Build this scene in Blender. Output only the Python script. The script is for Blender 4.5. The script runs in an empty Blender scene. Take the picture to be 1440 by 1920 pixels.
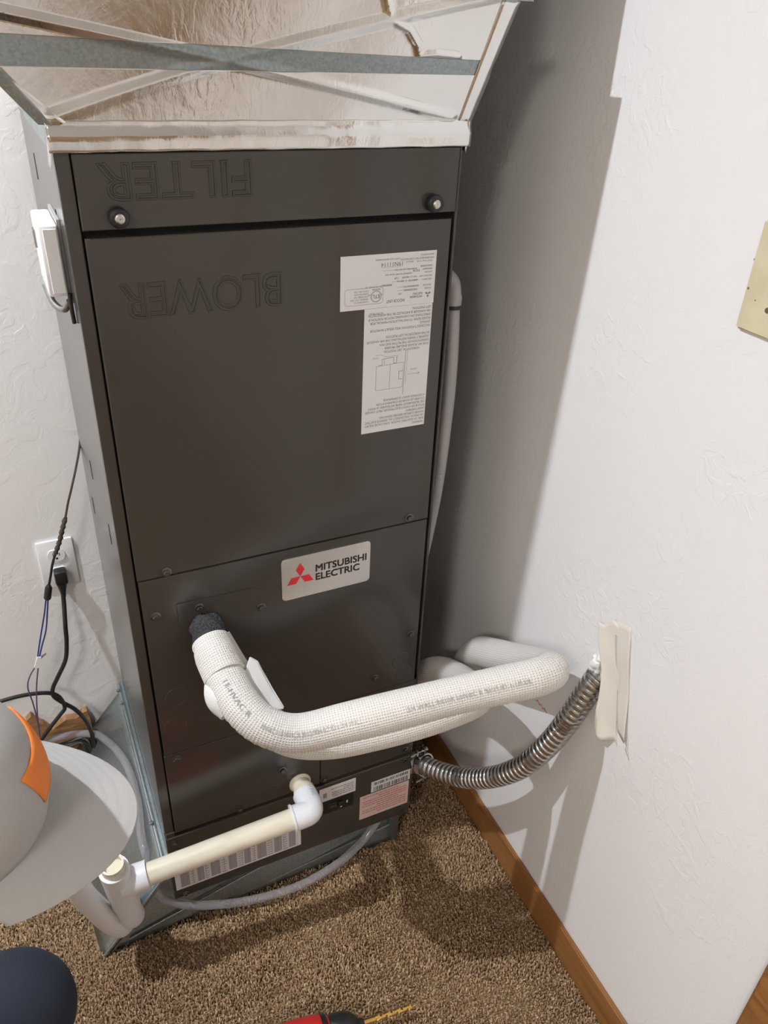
import bpy, bmesh, math, random
import numpy as np
from mathutils import Vector, Matrix

random.seed(7); rng = np.random.default_rng(7)
sc = bpy.context.scene
col = sc.collection
PI = math.pi

# ------------------------------------------------------------------ camera, world, light, exposure
cd = bpy.data.cameras.new('camera'); cam = bpy.data.objects.new('camera', cd); col.objects.link(cam)
cd.sensor_fit = 'VERTICAL'; cd.sensor_height = 24.0; cd.lens = 24.0 * 1479.0 / 1920.0
cd.clip_start = 0.02
RX, RD, RF = Vector((.9034, -.4270, .0398)), Vector((-.1930, -.4865, -.8521)), Vector((.3832, .7621, -.5219))
RF.normalize(); RX = (RX - RF * RX.dot(RF)).normalized(); RD = RF.cross(RX)
cam.matrix_world = Matrix(((RX.x, -RD.x, -RF.x, -.081), (RX.y, -RD.y, -RF.y, -1.030),
                           (RX.z, -RD.z, -RF.z, 1.620), (0, 0, 0, 1)))
sc.camera = cam
w = bpy.data.worlds.new('world'); sc.world = w; w.use_nodes = True
w.node_tree.nodes['Background'].inputs[0].default_value = (1, .97, .94, 1)
w.node_tree.nodes['Background'].inputs[1].default_value = 0.02
LAMP_POS = (-.95, .035, 2.78); LAMP_STRENGTH = 11300.0; LAMP_COLOR = (.945, .985, 1.05); FILL_COLOR = (1.0, .94, .86)
FILL_POS = (-1.7, -2.3, 2.70); FILL_STRENGTH = 54.0
sc.view_settings.view_transform = 'Standard'; sc.view_settings.look = 'None'
sc.view_settings.exposure = 0.0; sc.view_settings.gamma = 1.0
sc.view_settings.use_curve_mapping = False

# ------------------------------------------------------------------ materials
M = {}
def nmat(name, color, rough=.5, metal=0.0, spec=.5, **kw):
    m = bpy.data.materials.new(name); m.use_nodes = True
    b = m.node_tree.nodes['Principled BSDF']
    b.inputs['Base Color'].default_value = (*color, 1)
    b.inputs['Roughness'].default_value = rough
    b.inputs['Metallic'].default_value = metal
    b.inputs['Specular IOR Level'].default_value = spec
    for k, v in kw.items(): b.inputs[k].default_value = v
    M[name] = m
    return m
def N(m, t, **kw):
    n = m.node_tree.nodes.new(t)
    for k, v in kw.items(): setattr(n, k, v)
    return n
def L(m, a, b): m.node_tree.links.new(a, b)
def coords(m, kind='Object', scale=(1, 1, 1)):
    tc = N(m, 'ShaderNodeTexCoord'); mp = N(m, 'ShaderNodeMapping')
    mp.inputs['Scale'].default_value = scale
    L(m, tc.outputs[kind], mp.inputs['Vector'])
    return mp.outputs['Vector']
def noise(m, vec, scale, detail=3, rough=.5, dist=0.0):
    n = N(m, 'ShaderNodeTexNoise'); n.inputs['Scale'].default_value = scale
    n.inputs['Detail'].default_value = detail; n.inputs['Roughness'].default_value = rough
    n.inputs['Distortion'].default_value = dist; L(m, vec, n.inputs['Vector'])
    return n.outputs['Fac']
def ramp(m, fac, stops):
    r = N(m, 'ShaderNodeValToRGB'); e = r.color_ramp.elements
    while len(e) < len(stops): e.new(.5)
    for i, (p, c) in enumerate(stops):
        e[i].position = p; e[i].color = (*c, 1) if len(c) == 3 else c
    L(m, fac, r.inputs['Fac'])
    return r.outputs['Color']
def mth(m, op, a, b=None, c=None):
    n = N(m, 'ShaderNodeMath', operation=op)
    for i, v in enumerate((a, b, c)):
        if v is None: continue
        if isinstance(v, (int, float)): n.inputs[i].default_value = v
        else: L(m, v, n.inputs[i])
    return n.outputs[0]
def bump(m, h, strength=.3, dist=.002, prev=None):
    b = N(m, 'ShaderNodeBump'); b.inputs['Strength'].default_value = strength
    b.inputs['Distance'].default_value = dist; L(m, h, b.inputs['Height'])
    if prev is not None: L(m, prev, b.inputs['Normal'])
    L(m, b.outputs['Normal'], m.node_tree.nodes['Principled BSDF'].inputs['Normal'])
    return b.outputs['Normal']
def base(m, c): L(m, c, m.node_tree.nodes['Principled BSDF'].inputs['Base Color'])
def rgh(m, c): L(m, c, m.node_tree.nodes['Principled BSDF'].inputs['Roughness'])
G = lambda v: (v, v, v)

m = nmat('wall_paint', (.86, .85, .845), .55, spec=.35)
v = coords(m)
h1 = ramp(m, noise(m, v, 19, 4, .55, .9), [(.50, G(0)), (.56, G(1))])
h2 = ramp(m, noise(m, v, 46, 3, .5, .8), [(.52, G(0)), (.60, G(1))])
mask = ramp(m, noise(m, v, 4.5, 2), [(.42, G(0)), (.62, G(1))])
hs = mth(m, 'ADD', mth(m, 'MULTIPLY', h1, .40), mth(m, 'MULTIPLY', h2, mask))
hs = mth(m, 'ADD', hs, mth(m, 'MULTIPLY', noise(m, v, 160, 2), .25))
bump(m, hs, .30, .0016)
m = nmat('ceiling_paint', (.84, .83, .81), .8)
m = nmat('paint_plain', (.80, .78, .75), .7)

m = nmat('charcoal', (.060, .054, .048), .18, spec=.5)
v = coords(m)
base(m, ramp(m, noise(m, v, 3, 4), [(.3, (.055, .049, .043)), (.7, (.068, .061, .054))]))
nmat('black_gap', (.006, .006, .006), .9)
m = nmat('black_plastic', (.018, .018, .019), .35)
m = nmat('screw_black', (.13, .13, .125), .26, .8)
m = nmat('steel', (.62, .61, .60), .22, 1.0)
m = nmat('dark_steel', (.34, .33, .32), .24, 1.0)
m = nmat('conduit_steel', (.50, .49, .475), .20, 1.0)
v = coords(m); rgh(m, ramp(m, noise(m, v, 60, 2), [(.3, G(.22)), (.7, G(.36))]))

m = nmat('galvanised', (.50, .55, .56), .34, .9)
v = coords(m)
vo = N(m, 'ShaderNodeTexVoronoi'); vo.inputs['Scale'].default_value = 330; L(m, v, vo.inputs['Vector'])
mixc = ramp(m, vo.outputs['Color'], [(.2, (.30, .35, .36)), (.8, (.38, .43, .44))])
base(m, mixc); rgh(m, ramp(m, noise(m, v, 9, 3), [(.3, G(.26)), (.7, G(.44))]))
m = nmat('foil', (.82, .815, .80), .20, 1.0)
v = coords(m, 'Object', (1, 1, .35)); v2 = coords(m)
hh = mth(m, 'ADD', mth(m, 'MULTIPLY', noise(m, v, 130, 3, .6, .6), .5), mth(m, 'MULTIPLY', noise(m, v2, 22, 3, .5, 1.2), .9))
bump(m, hh, .22, .0020)
rgh(m, ramp(m, noise(m, v2, 14, 3), [(.35, G(.11)), (.7, G(.26))]))

def uv_sep(m):
    u = N(m, 'ShaderNodeUVMap'); s = N(m, 'ShaderNodeSeparateXYZ'); L(m, u.outputs['UV'], s.inputs[0])
    return s.outputs[0], s.outputs[1], u.outputs['UV']
m = nmat('sleeve', (.80, .775, .73), .75, spec=.25)
a, b_, uvv = uv_sep(m)
su = mth(m, 'SINE', mth(m, 'MULTIPLY', a, 2 * PI / .0042)); sv = mth(m, 'SINE', mth(m, 'MULTIPLY', b_, 2 * PI / .0042))
hgt = mth(m, 'ADD', mth(m, 'MAXIMUM', su, sv), mth(m, 'MULTIPLY', noise(m, uvv, 60, 3), 1.6))
bump(m, hgt, .55, .0011)
base(m, ramp(m, mth(m, 'MULTIPLY_ADD', mth(m, 'MAXIMUM', su, sv), .5, .5), [(.25, (.66, .63, .58)), (.8, (.84, .81, .77))]))
m = nmat('white_wrap', (.82, .81, .79), .6); v = coords(m); bump(m, noise(m, v, 90, 3), .3, .002)
m = nmat('foam', (.028, .028, .034), .95); v = coords(m); vo = N(m, 'ShaderNodeTexVoronoi'); vo.inputs['Scale'].default_value = 260
L(m, v, vo.inputs['Vector']); bump(m, vo.outputs['Distance'], .9, .003)
base(m, ramp(m, vo.outputs['Distance'], [(.1, (.010, .010, .013)), (.6, (.050, .050, .055))]))
m = nmat('ink_grey', (.42, .41, .40), .8)
m = nmat('ink_black', (.02, .02, .02), .6)
m = nmat('ink_soft', (.20, .19, .19), .7)
m = nmat('ink_red', (.55, .20, .18), .7)
m = nmat('label_white', (.80, .79, .80), .45)
m = nmat('label_pink', (.72, .55, .52), .5)
m = nmat('label_grey', (.42, .38, .40), .5)
m = nmat('badge_silver', (.74, .72, .70), .26, .85)
m = nmat('logo_red', (.72, .03, .045), .4)
m = nmat('pvc_white', (.83, .84, .87), .28)
m = nmat('pvc_cream', (.80, .74, .60), .34); v = coords(m, 'Object', (2, 8, 8))
base(m, ramp(m, noise(m, v, 7, 4), [(.3, (.74, .67, .52)), (.6, (.82, .765, .63))]))
m = nmat('pvc_grey', (.38, .37, .37), .42)
m = nmat('vinyl', (.72, .71, .75), .07, spec=.7); m.node_tree.nodes['Principled BSDF'].inputs['Transmission Weight'].default_value = .78
m.node_tree.nodes['Principled BSDF'].inputs['IOR'].default_value = 1.35
m = nmat('plastic_white', (.84, .84, .85), .32)
m = nmat('plastic_ivory', (.66, .60, .40), .38); v = coords(m)
base(m, ramp(m, noise(m, v, 30, 3), [(.3, (.62, .56, .37)), (.65, (.69, .63, .43))]))
m = nmat('spot_brown', (.14, .10, .05), .7)
m = nmat('rubber_black', (.016, .016, .017), .38)
m = nmat('tape_brown', (.060, .045, .034), .6)
m = nmat('wire_blue', (.02, .035, .20), .4)
m = nmat('wire_purple', (.10, .06, .13), .4)
m = nmat('wood', (.33, .15, .05), .35); v = coords(m, 'Object', (14, 1.1, 14))
base(m, ramp(m, noise(m, v, 4, 5, .6, .5), [(.25, (.21, .085, .022)), (.55, (.32, .145, .045)), (.8, (.40, .20, .075))]))
m = nmat('wood_raw', (.34, .18, .075), .7); v = coords(m, 'Object', (3, 3, 22))
base(m, ramp(m, noise(m, v, 9, 4), [(.3, (.22, .105, .04)), (.7, (.42, .235, .105))]))
m = nmat('masking', (.76, .72, .64), .7); v = coords(m); bump(m, noise(m, v, 70, 4, .6), .5, .002)
m = nmat('sealant', (.87, .87, .86), .6)
m = nmat('carpet', (.25, .17, .10), 1.0, spec=.1)
at = N(m, 'ShaderNodeAttribute', attribute_name='tuft'); v = coords(m)
fac = mth(m, 'ADD', mth(m, 'MULTIPLY', at.outputs['Fac'], .75), mth(m, 'MULTIPLY', noise(m, v, 5, 3), .25))
base(m, ramp(m, fac, [(.05, (.145, .086, .043)), (.35, (.31, .203, .115)), (.65, (.47, .325, .195)), (.95, (.68, .505, .335))]))
m = nmat('carpet_back', (.27, .19, .115), 1.0, spec=.1)
v = coords(m); fac = noise(m, v, 170, 3, .7)
base(m, ramp(m, fac, [(.25, (.10, .060, .030)), (.42, (.26, .172, .097)), (.58, (.38, .262, .157)), (.75, (.52, .38, .25))])); bump(m, fac, .8, .006)
m = nmat('drill_red', (.52, .022, .022), .4)
m = nmat('gold', (.83, .56, .20), .22, 1.0)
m = nmat('jean', (.012, .018, .032), .85); v = coords(m); bump(m, noise(m, v, 300, 2), .3, .001)
m = nmat('shirt', (.42, .41, .40), .85)
m = nmat('cap_grey', (.43, .42, .41), .85, spec=.2); v = coords(m); bump(m, noise(m, v, 500, 2), .3, .0008)
m = nmat('emblem_orange', (.80, .22, .035), .7)
m = nmat('skin', (.52, .30, .21), .5)
m = nmat('hair', (.06, .035, .02), .6)
m = nmat('eye', (.03, .02, .015), .2)
m = nmat('bulb', (1, 1, 1), .5)
def emit(name, color, s):
    m = bpy.data.materials.new(name); m.use_nodes = True
    b = m.node_tree.nodes['Principled BSDF']
    b.inputs['Emission Color'].default_value = (*color, 1); b.inputs['Emission Strength'].default_value = s
    M[name] = m
emit('bulb_a', LAMP_COLOR, LAMP_STRENGTH); emit('fill_emit', FILL_COLOR, FILL_STRENGTH)

# ------------------------------------------------------------------ helpers
def woff(p):
    o = Vector((0, 0, 0))
    while p is not None: o += p.location; p = p.parent
    return o
def tag(o, label=None, cat=None, group=None, kind=None):
    if label: o['label'] = label
    if cat: o['category'] = cat
    if group: o['group'] = group
    if kind: o['kind'] = kind
    return o
def thing(name, label, cat, loc, group=None):
    o = bpy.data.objects.new(name, None); col.objects.link(o); o.location = loc
    o.empty_display_size = .05
    return tag(o, label, cat, group)
def link(name, me, mat, parent=None, smooth=False):
    off = woff(parent)
    if off.length > 0: me.transform(Matrix.Translation(-off))
    if mat is not None:
        for mm in (mat if isinstance(mat, (list, tuple)) else [mat]): me.materials.append(M[mm])
    o = bpy.data.objects.new(name, me); col.objects.link(o); o.parent = parent
    if smooth:
        me.polygons.foreach_set('use_smooth', [True] * len(me.polygons))
        me.set_sharp_from_angle(angle=math.radians(40))
    return o
def obj(name, bm, mat, parent=None, smooth=False):
    me = bpy.data.meshes.new(name); bmesh.ops.recalc_face_normals(bm, faces=bm.faces); bm.to_mesh(me); bm.free()
    return link(name, me, mat, parent, smooth)
def pyd(name, vs, fs, mat, parent=None, smooth=False):
    me = bpy.data.meshes.new(name); me.from_pydata([tuple(x) for x in vs], [], fs); me.update()
    return link(name, me, mat, parent, smooth)
def BM(): return bmesh.new()
def abox(bm, a, b, bev=0.0, seg=1):
    a, b = Vector(a), Vector(b)
    r = bmesh.ops.create_cube(bm, size=1); vs = r['verts']
    for v in vs: v.co = Vector(((a.x + b.x) / 2 + v.co.x * (b.x - a.x), (a.y + b.y) / 2 + v.co.y * (b.y - a.y), (a.z + b.z) / 2 + v.co.z * (b.z - a.z)))
    if bev > 0:
        es = list({e for v in vs for e in v.link_edges})
        bmesh.ops.bevel(bm, geom=es, offset=bev, segments=seg, affect='EDGES', profile=.5)
def box(name, a, b, mat, parent=None, bev=0.0, seg=1):
    bm = BM(); abox(bm, a, b, bev, seg); return obj(name, bm, mat, parent)
def frame_of(d):
    d = Vector(d).normalized()
    up = Vector((0, 0, 1)) if abs(d.z) < .9 else Vector((0, 1, 0))
    s = d.cross(up).normalized(); return d, s, s.cross(d)
def acyl(bm, p0, p1, r0, r1=None, seg=20, caps=True):
    r1 = r0 if r1 is None else r1
    p0, p1 = Vector(p0), Vector(p1); d, s, u = frame_of(p1 - p0)
    A = [bm.verts.new(p0 + (s * math.cos(2 * PI * i / seg) + u * math.sin(2 * PI * i / seg)) * r0) for i in range(seg)]
    B = [bm.verts.new(p1 + (s * math.cos(2 * PI * i / seg) + u * math.sin(2 * PI * i / seg)) * r1) for i in range(seg)]
    for i in range(seg): bm.faces.new((A[i], A[(i + 1) % seg], B[(i + 1) % seg], B[i]))
    if caps: bm.faces.new(A[::-1]); bm.faces.new(B)
def lathe(bm, p0, d, prof, seg=20):
    """prof: (distance along d, radius)"""
    p0 = Vector(p0); d, s, u = frame_of(d); rings = []
    for t, r in prof:
        rings.append([bm.verts.new(p0 + d * t + (s * math.cos(2 * PI * i / seg) + u * math.sin(2 * PI * i / seg)) * max(r, 1e-5)) for i in range(seg)])
    for A, B in zip(rings, rings[1:]):
        for i in range(seg): bm.faces.new((A[i], A[(i + 1) % seg], B[(i + 1) % seg], B[i]))
    bm.faces.new(rings[0][::-1]); bm.faces.new(rings[-1])
def spline(pts, step):
    """Catmull-Rom through pts, resampled at an even step"""
    P = [np.array(p, float) for p in pts]; P = [2 * P[0] - P[1]] + P + [2 * P[-1] - P[-2]]
    out = []
    for i in range(1, len(P) - 2):
        p0, p1, p2, p3 = P[i - 1:i + 3]
        for t in np.linspace(0, 1, 24, endpoint=False):
            out.append(.5 * (2 * p1 + (p2 - p0) * t + (2 * p0 - 5 * p1 + 4 * p2 - p3) * t * t + (-p0 + 3 * p1 - 3 * p2 + p3) * t ** 3))
    out.append(P[-2]); out = np.array(out)
    s = np.concatenate(([0], np.cumsum(np.linalg.norm(np.diff(out, axis=0), axis=1))))
    n = max(2, int(round(s[-1] / step)) + 1); q = np.linspace(0, s[-1], n)
    return np.stack([np.interp(q, s, out[:, k]) for k in range(3)], 1), q
def frames(path):
    T = np.gradient(path, axis=0); T /= np.linalg.norm(T, axis=1)[:, None]
    u = np.cross(T[0], [0, 0, 1]); 
    if np.linalg.norm(u) < .2: u = np.cross(T[0], [0, 1, 0])
    u /= np.linalg.norm(u); Us = [u]
    for i in range(1, len(T)):
        u = u - T[i] * np.dot(u, T[i]); u /= np.linalg.norm(u); Us.append(u)
    U = np.array(Us); V = np.cross(T, U)
    return T, U, V
def tube_data(path, q, rad, seg):
    """rad: number or f(s, angle array)->radius array"""
    T, U, V = frames(path); ang = np.linspace(0, 2 * PI, seg, endpoint=False); vs = []
    for i in range(len(path)):
        r = rad(q[i], ang) if callable(rad) else np.full(seg, rad)
        vs.append(path[i] + (U[i][None] * np.cos(ang)[:, None] + V[i][None] * np.sin(ang)[:, None]) * np.asarray(r)[:, None])
    return np.concatenate(vs), ang
def tube(name, pts, rad, mat, parent=None, seg=16, step=.01, uvs=False, cap=True):
    path, q = spline(pts, step); vs, ang = tube_data(path, q, rad, seg); n = len(path)
    fs = []
    for i in range(n - 1):
        for j in range(seg):
            k = (j + 1) % seg; fs.append((i * seg + j, i * seg + k, (i + 1) * seg + k, (i + 1) * seg + j))
    nq = len(fs)
    if cap: fs.append(tuple(range(seg))[::-1]); fs.append(tuple((n - 1) * seg + j for j in range(seg)))
    me = bpy.data.meshes.new(name); me.from_pydata(vs.tolist(), [], fs); me.update()
    if uvs:
        r0 = rad if not callable(rad) else float(np.mean(rad(q[n // 2], ang)))
        uvl = me.uv_layers.new(name='UVMap'); li = 0
        for fi, f in enumerate(fs):
            for vi in f:
                i, j = divmod(vi, seg)
                if fi < nq and f.index(vi) in (1, 2) and j == 0: j = seg
                uvl.data[li].uv = (q[i], j / seg * 2 * PI * r0); li += 1
    return link(name, me, mat, parent, True), path, q
def grid_sheet(name, fn, nu, nv, mat, parent=None, thick=.001, smooth=True):
    vs = [fn(i / nu, j / nv) for j in range(nv + 1) for i in range(nu + 1)]
    fs = [(j * (nu + 1) + i, j * (nu + 1) + i + 1, (j + 1) * (nu + 1) + i + 1, (j + 1) * (nu + 1) + i) for j in range(nv) for i in range(nu)]
    o = pyd(name, vs, fs, mat, parent, smooth)
    if thick:
        md = o.modifiers.new('thickness', 'SOLIDIFY'); md.thickness = thick; md.offset = -1
    return o
def prism(bm, pts, d):
    """polygon (3-D points) extruded by vector d"""
    A = [bm.verts.new(Vector(p)) for p in pts]; B = [bm.verts.new(Vector(p) + Vector(d)) for p in pts]; n = len(pts)
    bm.faces.new(A[::-1]); bm.faces.new(B)
    for i in range(n): bm.faces.new((A[i], A[(i + 1) % n], B[(i + 1) % n], B[i]))
_tc = {}
def text_mesh(s, outline=0.0, bold=0.0):
    """flat lettering mesh for one line: verts (Nx2 or Nx3) and faces, width, height of capitals"""
    k = (s, outline, bold)
    if k in _tc: return _tc[k]
    cu = bpy.data.curves.new('t', 'FONT'); cu.body = s; cu.size = 1; cu.resolution_u = 3; cu.offset = bold
    if outline: cu.fill_mode = 'NONE'; cu.bevel_depth = outline; cu.bevel_resolution = 1; cu.dimensions = '3D'
    o = bpy.data.objects.new('t', cu); col.objects.link(o)
    bpy.context.view_layer.update()
    me = bpy.data.meshes.new_from_object(o.evaluated_get(bpy.context.evaluated_depsgraph_get()))
    vs = np.zeros(len(me.vertices) * 3); me.vertices.foreach_get('co', vs); vs = vs.reshape(-1, 3)
    fs = [tuple(p.vertices) for p in me.polygons]
    bpy.data.objects.remove(o); bpy.data.curves.remove(cu); bpy.data.meshes.remove(me)
    if len(vs):
        vs[:, 0] -= vs[:, 0].min()
        _tc[k] = (vs, fs, vs[:, 0].max())
    else: _tc[k] = (vs, fs, 0)
    return _tc[k]
class Print:
    """collects flat print lying on the front of the cabinet (plane y)"""
    def __init__(s, y): s.y = y; s.v = []; s.f = []
    def add(s, vs, fs):
        o = len(s.v); s.v += [tuple(p) for p in vs]; s.f += [tuple(i + o for i in f) for f in fs]
    def text(s, t, x, z, h, wd=None, flip=False, bold=0.0):
        """baseline start (x,z), capital height h, optional width"""
        vs, fs, ww = text_mesh(t)
        if ww == 0: return
        k = h / .70; kx = (wd / ww) if wd else k; sg = -1 if flip else 1
        for n, (ox, oz) in enumerate(((0, 0), (bold, 0), (0, bold), (bold, bold)) if bold else ((0, 0),)):
            s.add([(x + sg * (p[0] * kx + ox * h), s.y - n * .00002, z + sg * (p[1] * k + oz * h)) for p in vs], fs)
    def rect(s, x0, z0, x1, z1): s.add([(x0, s.y, z0), (x1, s.y, z0), (x1, s.y, z1), (x0, s.y, z1)], [(0, 1, 2, 3)])
    def poly(s, pts): s.add([(x, s.y, z) for x, z in pts], [tuple(range(len(pts)))])
    def line(s, x0, z0, x1, z1, w=.0004):
        d = math.hypot(x1 - x0, z1 - z0); nx, nz = -(z1 - z0) / d * w / 2, (x1 - x0) / d * w / 2
        s.add([(x0 - nx, s.y, z0 - nz), (x1 - nx, s.y, z1 - nz), (x1 + nx, s.y, z1 + nz), (x0 + nx, s.y, z0 + nz)], [(0, 1, 2, 3)])
    def make(s, name, mat, parent): return pyd(name, s.v, s.f, mat, parent)
def rrect(x0, z0, x1, z1, r, n=5):
    out = []
    for cx, cz, a0 in ((x1 - r, z0 + r, -PI / 2), (x1 - r, z1 - r, 0), (x0 + r, z1 - r, PI / 2), (x0 + r, z0 + r, PI)):
        for i in range(n + 1): a = a0 + PI / 2 * i / n; out.append((cx + r * math.cos(a), cz + r * math.sin(a)))
    return out
def plate(name, pts, y0, y1, mat, parent, bev=0.0):
    """flat plate on the cabinet front, outline (x,z)"""
    bm = BM(); prism(bm, [(x, y1, z) for x, z in pts], (0, y0 - y1, 0))
    if bev:
        es = [e for e in bm.edges if abs(e.verts[0].co.y - y0) < 1e-6 and abs(e.verts[1].co.y - y0) < 1e-6]
        bmesh.ops.bevel(bm, geom=es, offset=bev, segments=2, affect='EDGES', profile=.5)
    return obj(name, bm, mat, parent)
R4 = lambda x0, z0, x1, z1: [(x0, z0), (x1, z0), (x1, z1), (x0, z1)]

# ------------------------------------------------------------------ the room
FZ = -.010                                   # backing of the carpet; the pile tops stand at z = 0
XW = lambda y: .711 + .02 * y                # the right wall runs a degree off square
YB = .52
def struct(o, label=None): o['kind'] = 'structure'; return o
HC = 2.80; X0 = -3.3; Y0 = -3.9
struct(pyd('floor', [(X0, Y0, FZ), (XW(Y0), Y0, FZ), (XW(YB), YB, FZ), (X0, YB, FZ), (X0, Y0, FZ - .1), (XW(Y0), Y0, FZ - .1), (XW(YB), YB, FZ - .1), (X0, YB, FZ - .1)],
    [(0, 1, 2, 3), (7, 6, 5, 4), (0, 4, 5, 1), (1, 5, 6, 2), (2, 6, 7, 3), (3, 7, 4, 0)], 'carpet_back'))
struct(box('ceiling', (X0 - .1, Y0 - .1, HC), (.9, YB + .1, HC + .1), 'ceiling_paint'))
struct(box('wall_back', (X0 - .1, YB, FZ - .1), (.85, YB + .1, HC), 'wall_paint'))
bm = BM(); prism(bm, [(XW(Y0), Y0, FZ - .1), (XW(YB), YB, FZ - .1), (XW(YB) + .12, YB, FZ - .1), (XW(Y0) + .12, Y0, FZ - .1)], (0, 0, HC - FZ + .1))
wall_right = struct(obj('wall_right', bm, 'wall_paint'))
struct(box('wall_left', (X0 - .1, Y0, FZ - .1), (X0, YB, HC), 'wall_paint'))
struct(box('wall_front', (X0, Y0 - .1, FZ - .1), (.85, Y0, HC), 'wall_paint'))
# baseboard on the right wall, up to the door casing
def along_right(name, y0, y1, z0, z1, t, mat, bev=.002):
    bm = BM(); prism(bm, [(XW(y0) - t, y0, z0), (XW(y1) - t, y1, z0), (XW(y1) - .0005, y1, z0), (XW(y0) - .0005, y0, z0)], (0, 0, z1 - z0))
    bmesh.ops.bevel(bm, geom=bm.edges[:], offset=bev, segments=2, affect='EDGES')
    return obj(name, bm, mat)
struct(along_right('baseboard_right', -.728, YB - .001, FZ, .081, .010, 'wood', .003))
struct(along_right('trim_1', -.806, -.734, FZ, 2.08, .016, 'wood', .004))      # casing of a doorway beside the camera
struct(along_right('trim_2', -1.660, -1.588, FZ, 2.08, .016, 'wood', .004))
struct(along_right('trim_3', -1.660, -.734, 2.081, 2.153, .016, 'wood', .004))
dr1 = struct(along_right('door_1', -1.586, -.808, FZ + .004, 2.078, .006, 'paint_plain', .001))
for z0, z1 in ((.18, .92), (1.06, 1.92)):
    for y0_, y1_ in ((-1.47, -1.23), (-1.16, -.92)):
        bm = BM(); prism(bm, [(XW(y0_) - .010, y0_, z0), (XW(y1_) - .010, y1_, z0), (XW(y1_) - .0058, y1_, z0), (XW(y0_) - .0058, y0_, z0)], (0, 0, z1 - z0)); bmesh.ops.bevel(bm, geom=bm.edges[:], offset=.003, segments=2, affect='EDGES'); obj('door_panel', bm, 'paint_plain', dr1)
bm = BM(); lathe(bm, (XW(-1.53) - .006, -1.53, .98), (-1, 0, 0), [(0, .028), (.004, .028), (.006, .012), (.03, .012), (.036, .024), (.052, .028), (.064, .022), (.068, .010)], 24); obj('door_knob', bm, 'gold', dr1, True)
struct(along_right('baseboard_front', Y0 + .001, -1.662, FZ, .081, .010, 'wood', .003))
struct(box('baseboard_back', (-3.2, YB - .011, FZ), (-.36, YB - .0005, .081), 'wood', None, .003))
# red scrawl on the wall
bm = BM()
for k in range(6):
    yy = -.160 - k * .006; acyl(bm, (XW(yy) - .0003, yy, .512 + .004 * (k % 2)), (XW(yy - .007) - .0003, yy - .007, .519 - .005 * (k % 2)), .0009, seg=6)
obj('pencil_scrawl', bm, 'ink_red', wall_right)

# carpet pile
def carpet():
    x0, x1, y0, y1, st = -.80, .70, -1.02, .515, .0037
    gx, gy = np.meshgrid(np.arange(x0, x1, st), np.arange(y0, y1, st))
    x = (gx + rng.uniform(-.6, .6, gx.shape) * st).ravel(); y = (gy + rng.uniform(-.6, .6, gy.shape) * st).ravel()
    lim = .711 + .02 * y - .0115
    left = -.165 - .045 * np.clip(y / .49, 0, 1)
    keep = (x < lim) & ~((x > left) & (x < .512) & (y > .004) & (y < .505))
    x, y = x[keep], y[keep]; n = len(x)
    wob = .0022 * np.sin(x * 23 + 2 * np.sin(y * 17)) + .0018 * np.sin(y * 31 + x * 9)
    h = .0080 + wob + rng.uniform(-.0028, .0032, n)
    r = rng.uniform(.0014, .0026, n); a0 = rng.uniform(0, 2 * PI, n)
    lean = rng.normal(0, .0016, (n, 2)); tw = rng.uniform(-1, 1, n)
    V = np.zeros((n, 6, 3))
    for k in range(3):
        a = a0 + 2 * PI * k / 3
        V[:, k] = np.stack([x + np.cos(a) * r, y + np.sin(a) * r, np.full(n, FZ)], 1)
        a = a0 + 2 * PI * k / 3 + tw
        V[:, 3 + k] = np.stack([x + lean[:, 0] + np.cos(a) * r * .9, y + lean[:, 1] + np.sin(a) * r * .9, FZ + h + rng.uniform(-.0012, .0012, n)], 1)
    tri = []
    for k in range(3):
        q = (k + 1) % 3; tri += [(k, q, 3 + q), (k, 3 + q, 3 + k)]
    tri.append((3, 4, 5)); tri = np.array(tri)
    F = (np.arange(n)[:, None, None] * 6 + tri[None]).reshape(-1, 3)
    me = bpy.data.meshes.new('carpet_pile'); me.vertices.add(n * 6); me.vertices.foreach_set('co', V.ravel())
    me.loops.add(F.size); me.loops.foreach_set('vertex_index', F.ravel().astype(np.int32))
    me.polygons.add(len(F)); me.polygons.foreach_set('loop_start', (np.arange(len(F)) * 3).astype(np.int32))
    me.update(calc_edges=True)
    at = me.attributes.new('tuft', 'FLOAT', 'POINT'); at.data.foreach_set('value', np.repeat(np.clip(rng.normal(.5, .24, n), 0, 1), 6).astype(np.float32))
    o = link('carpet_pile', me, 'carpet')
    tag(o, 'mottled tan and brown cut-pile carpet covering the floor', 'carpet', kind='stuff')
carpet()

# ------------------------------------------------------------------ ceiling lamp and added fill light (out of frame)
def lamp(loc, mat, label, r=.021):
    t = thing('lamp_or_fill', label, 'lamp', (loc[0], loc[1], HC))
    bm = BM(); n = 40; rg = []
    for i in range(n):
        a = 2 * PI * i / n; rg.append([bm.verts.new((loc[0] + math.cos(a) * q, loc[1] + math.sin(a) * q, z)) for q, z in ((r + .03, HC - .0005), (r + .03, HC - .006), (r + .004, HC - .012), (r + .002, HC - .0005))])
    for i in range(n):
        for k in range(4): bm.faces.new((rg[i][k], rg[i][(k + 1) % 4], rg[(i + 1) % n][(k + 1) % 4], rg[(i + 1) % n][k]))
    obj('trim_ring', bm, 'plastic_white', t, True)
    bm = BM(); lathe(bm, (loc[0], loc[1], HC - .001), (0, 0, -1), [(0, r), (.006, r), (.0075, r * .9)], 32); obj('light_lens', bm, mat, t)
lamp(LAMP_POS, 'bulb_a', 'small round recessed ceiling downlight left of the air handler')
lamp(FILL_POS, 'fill_emit', 'wide round fill light added on the ceiling behind the camera', .30)  # added soft fill, lifts the cabinet front and the shadowed wall

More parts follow.
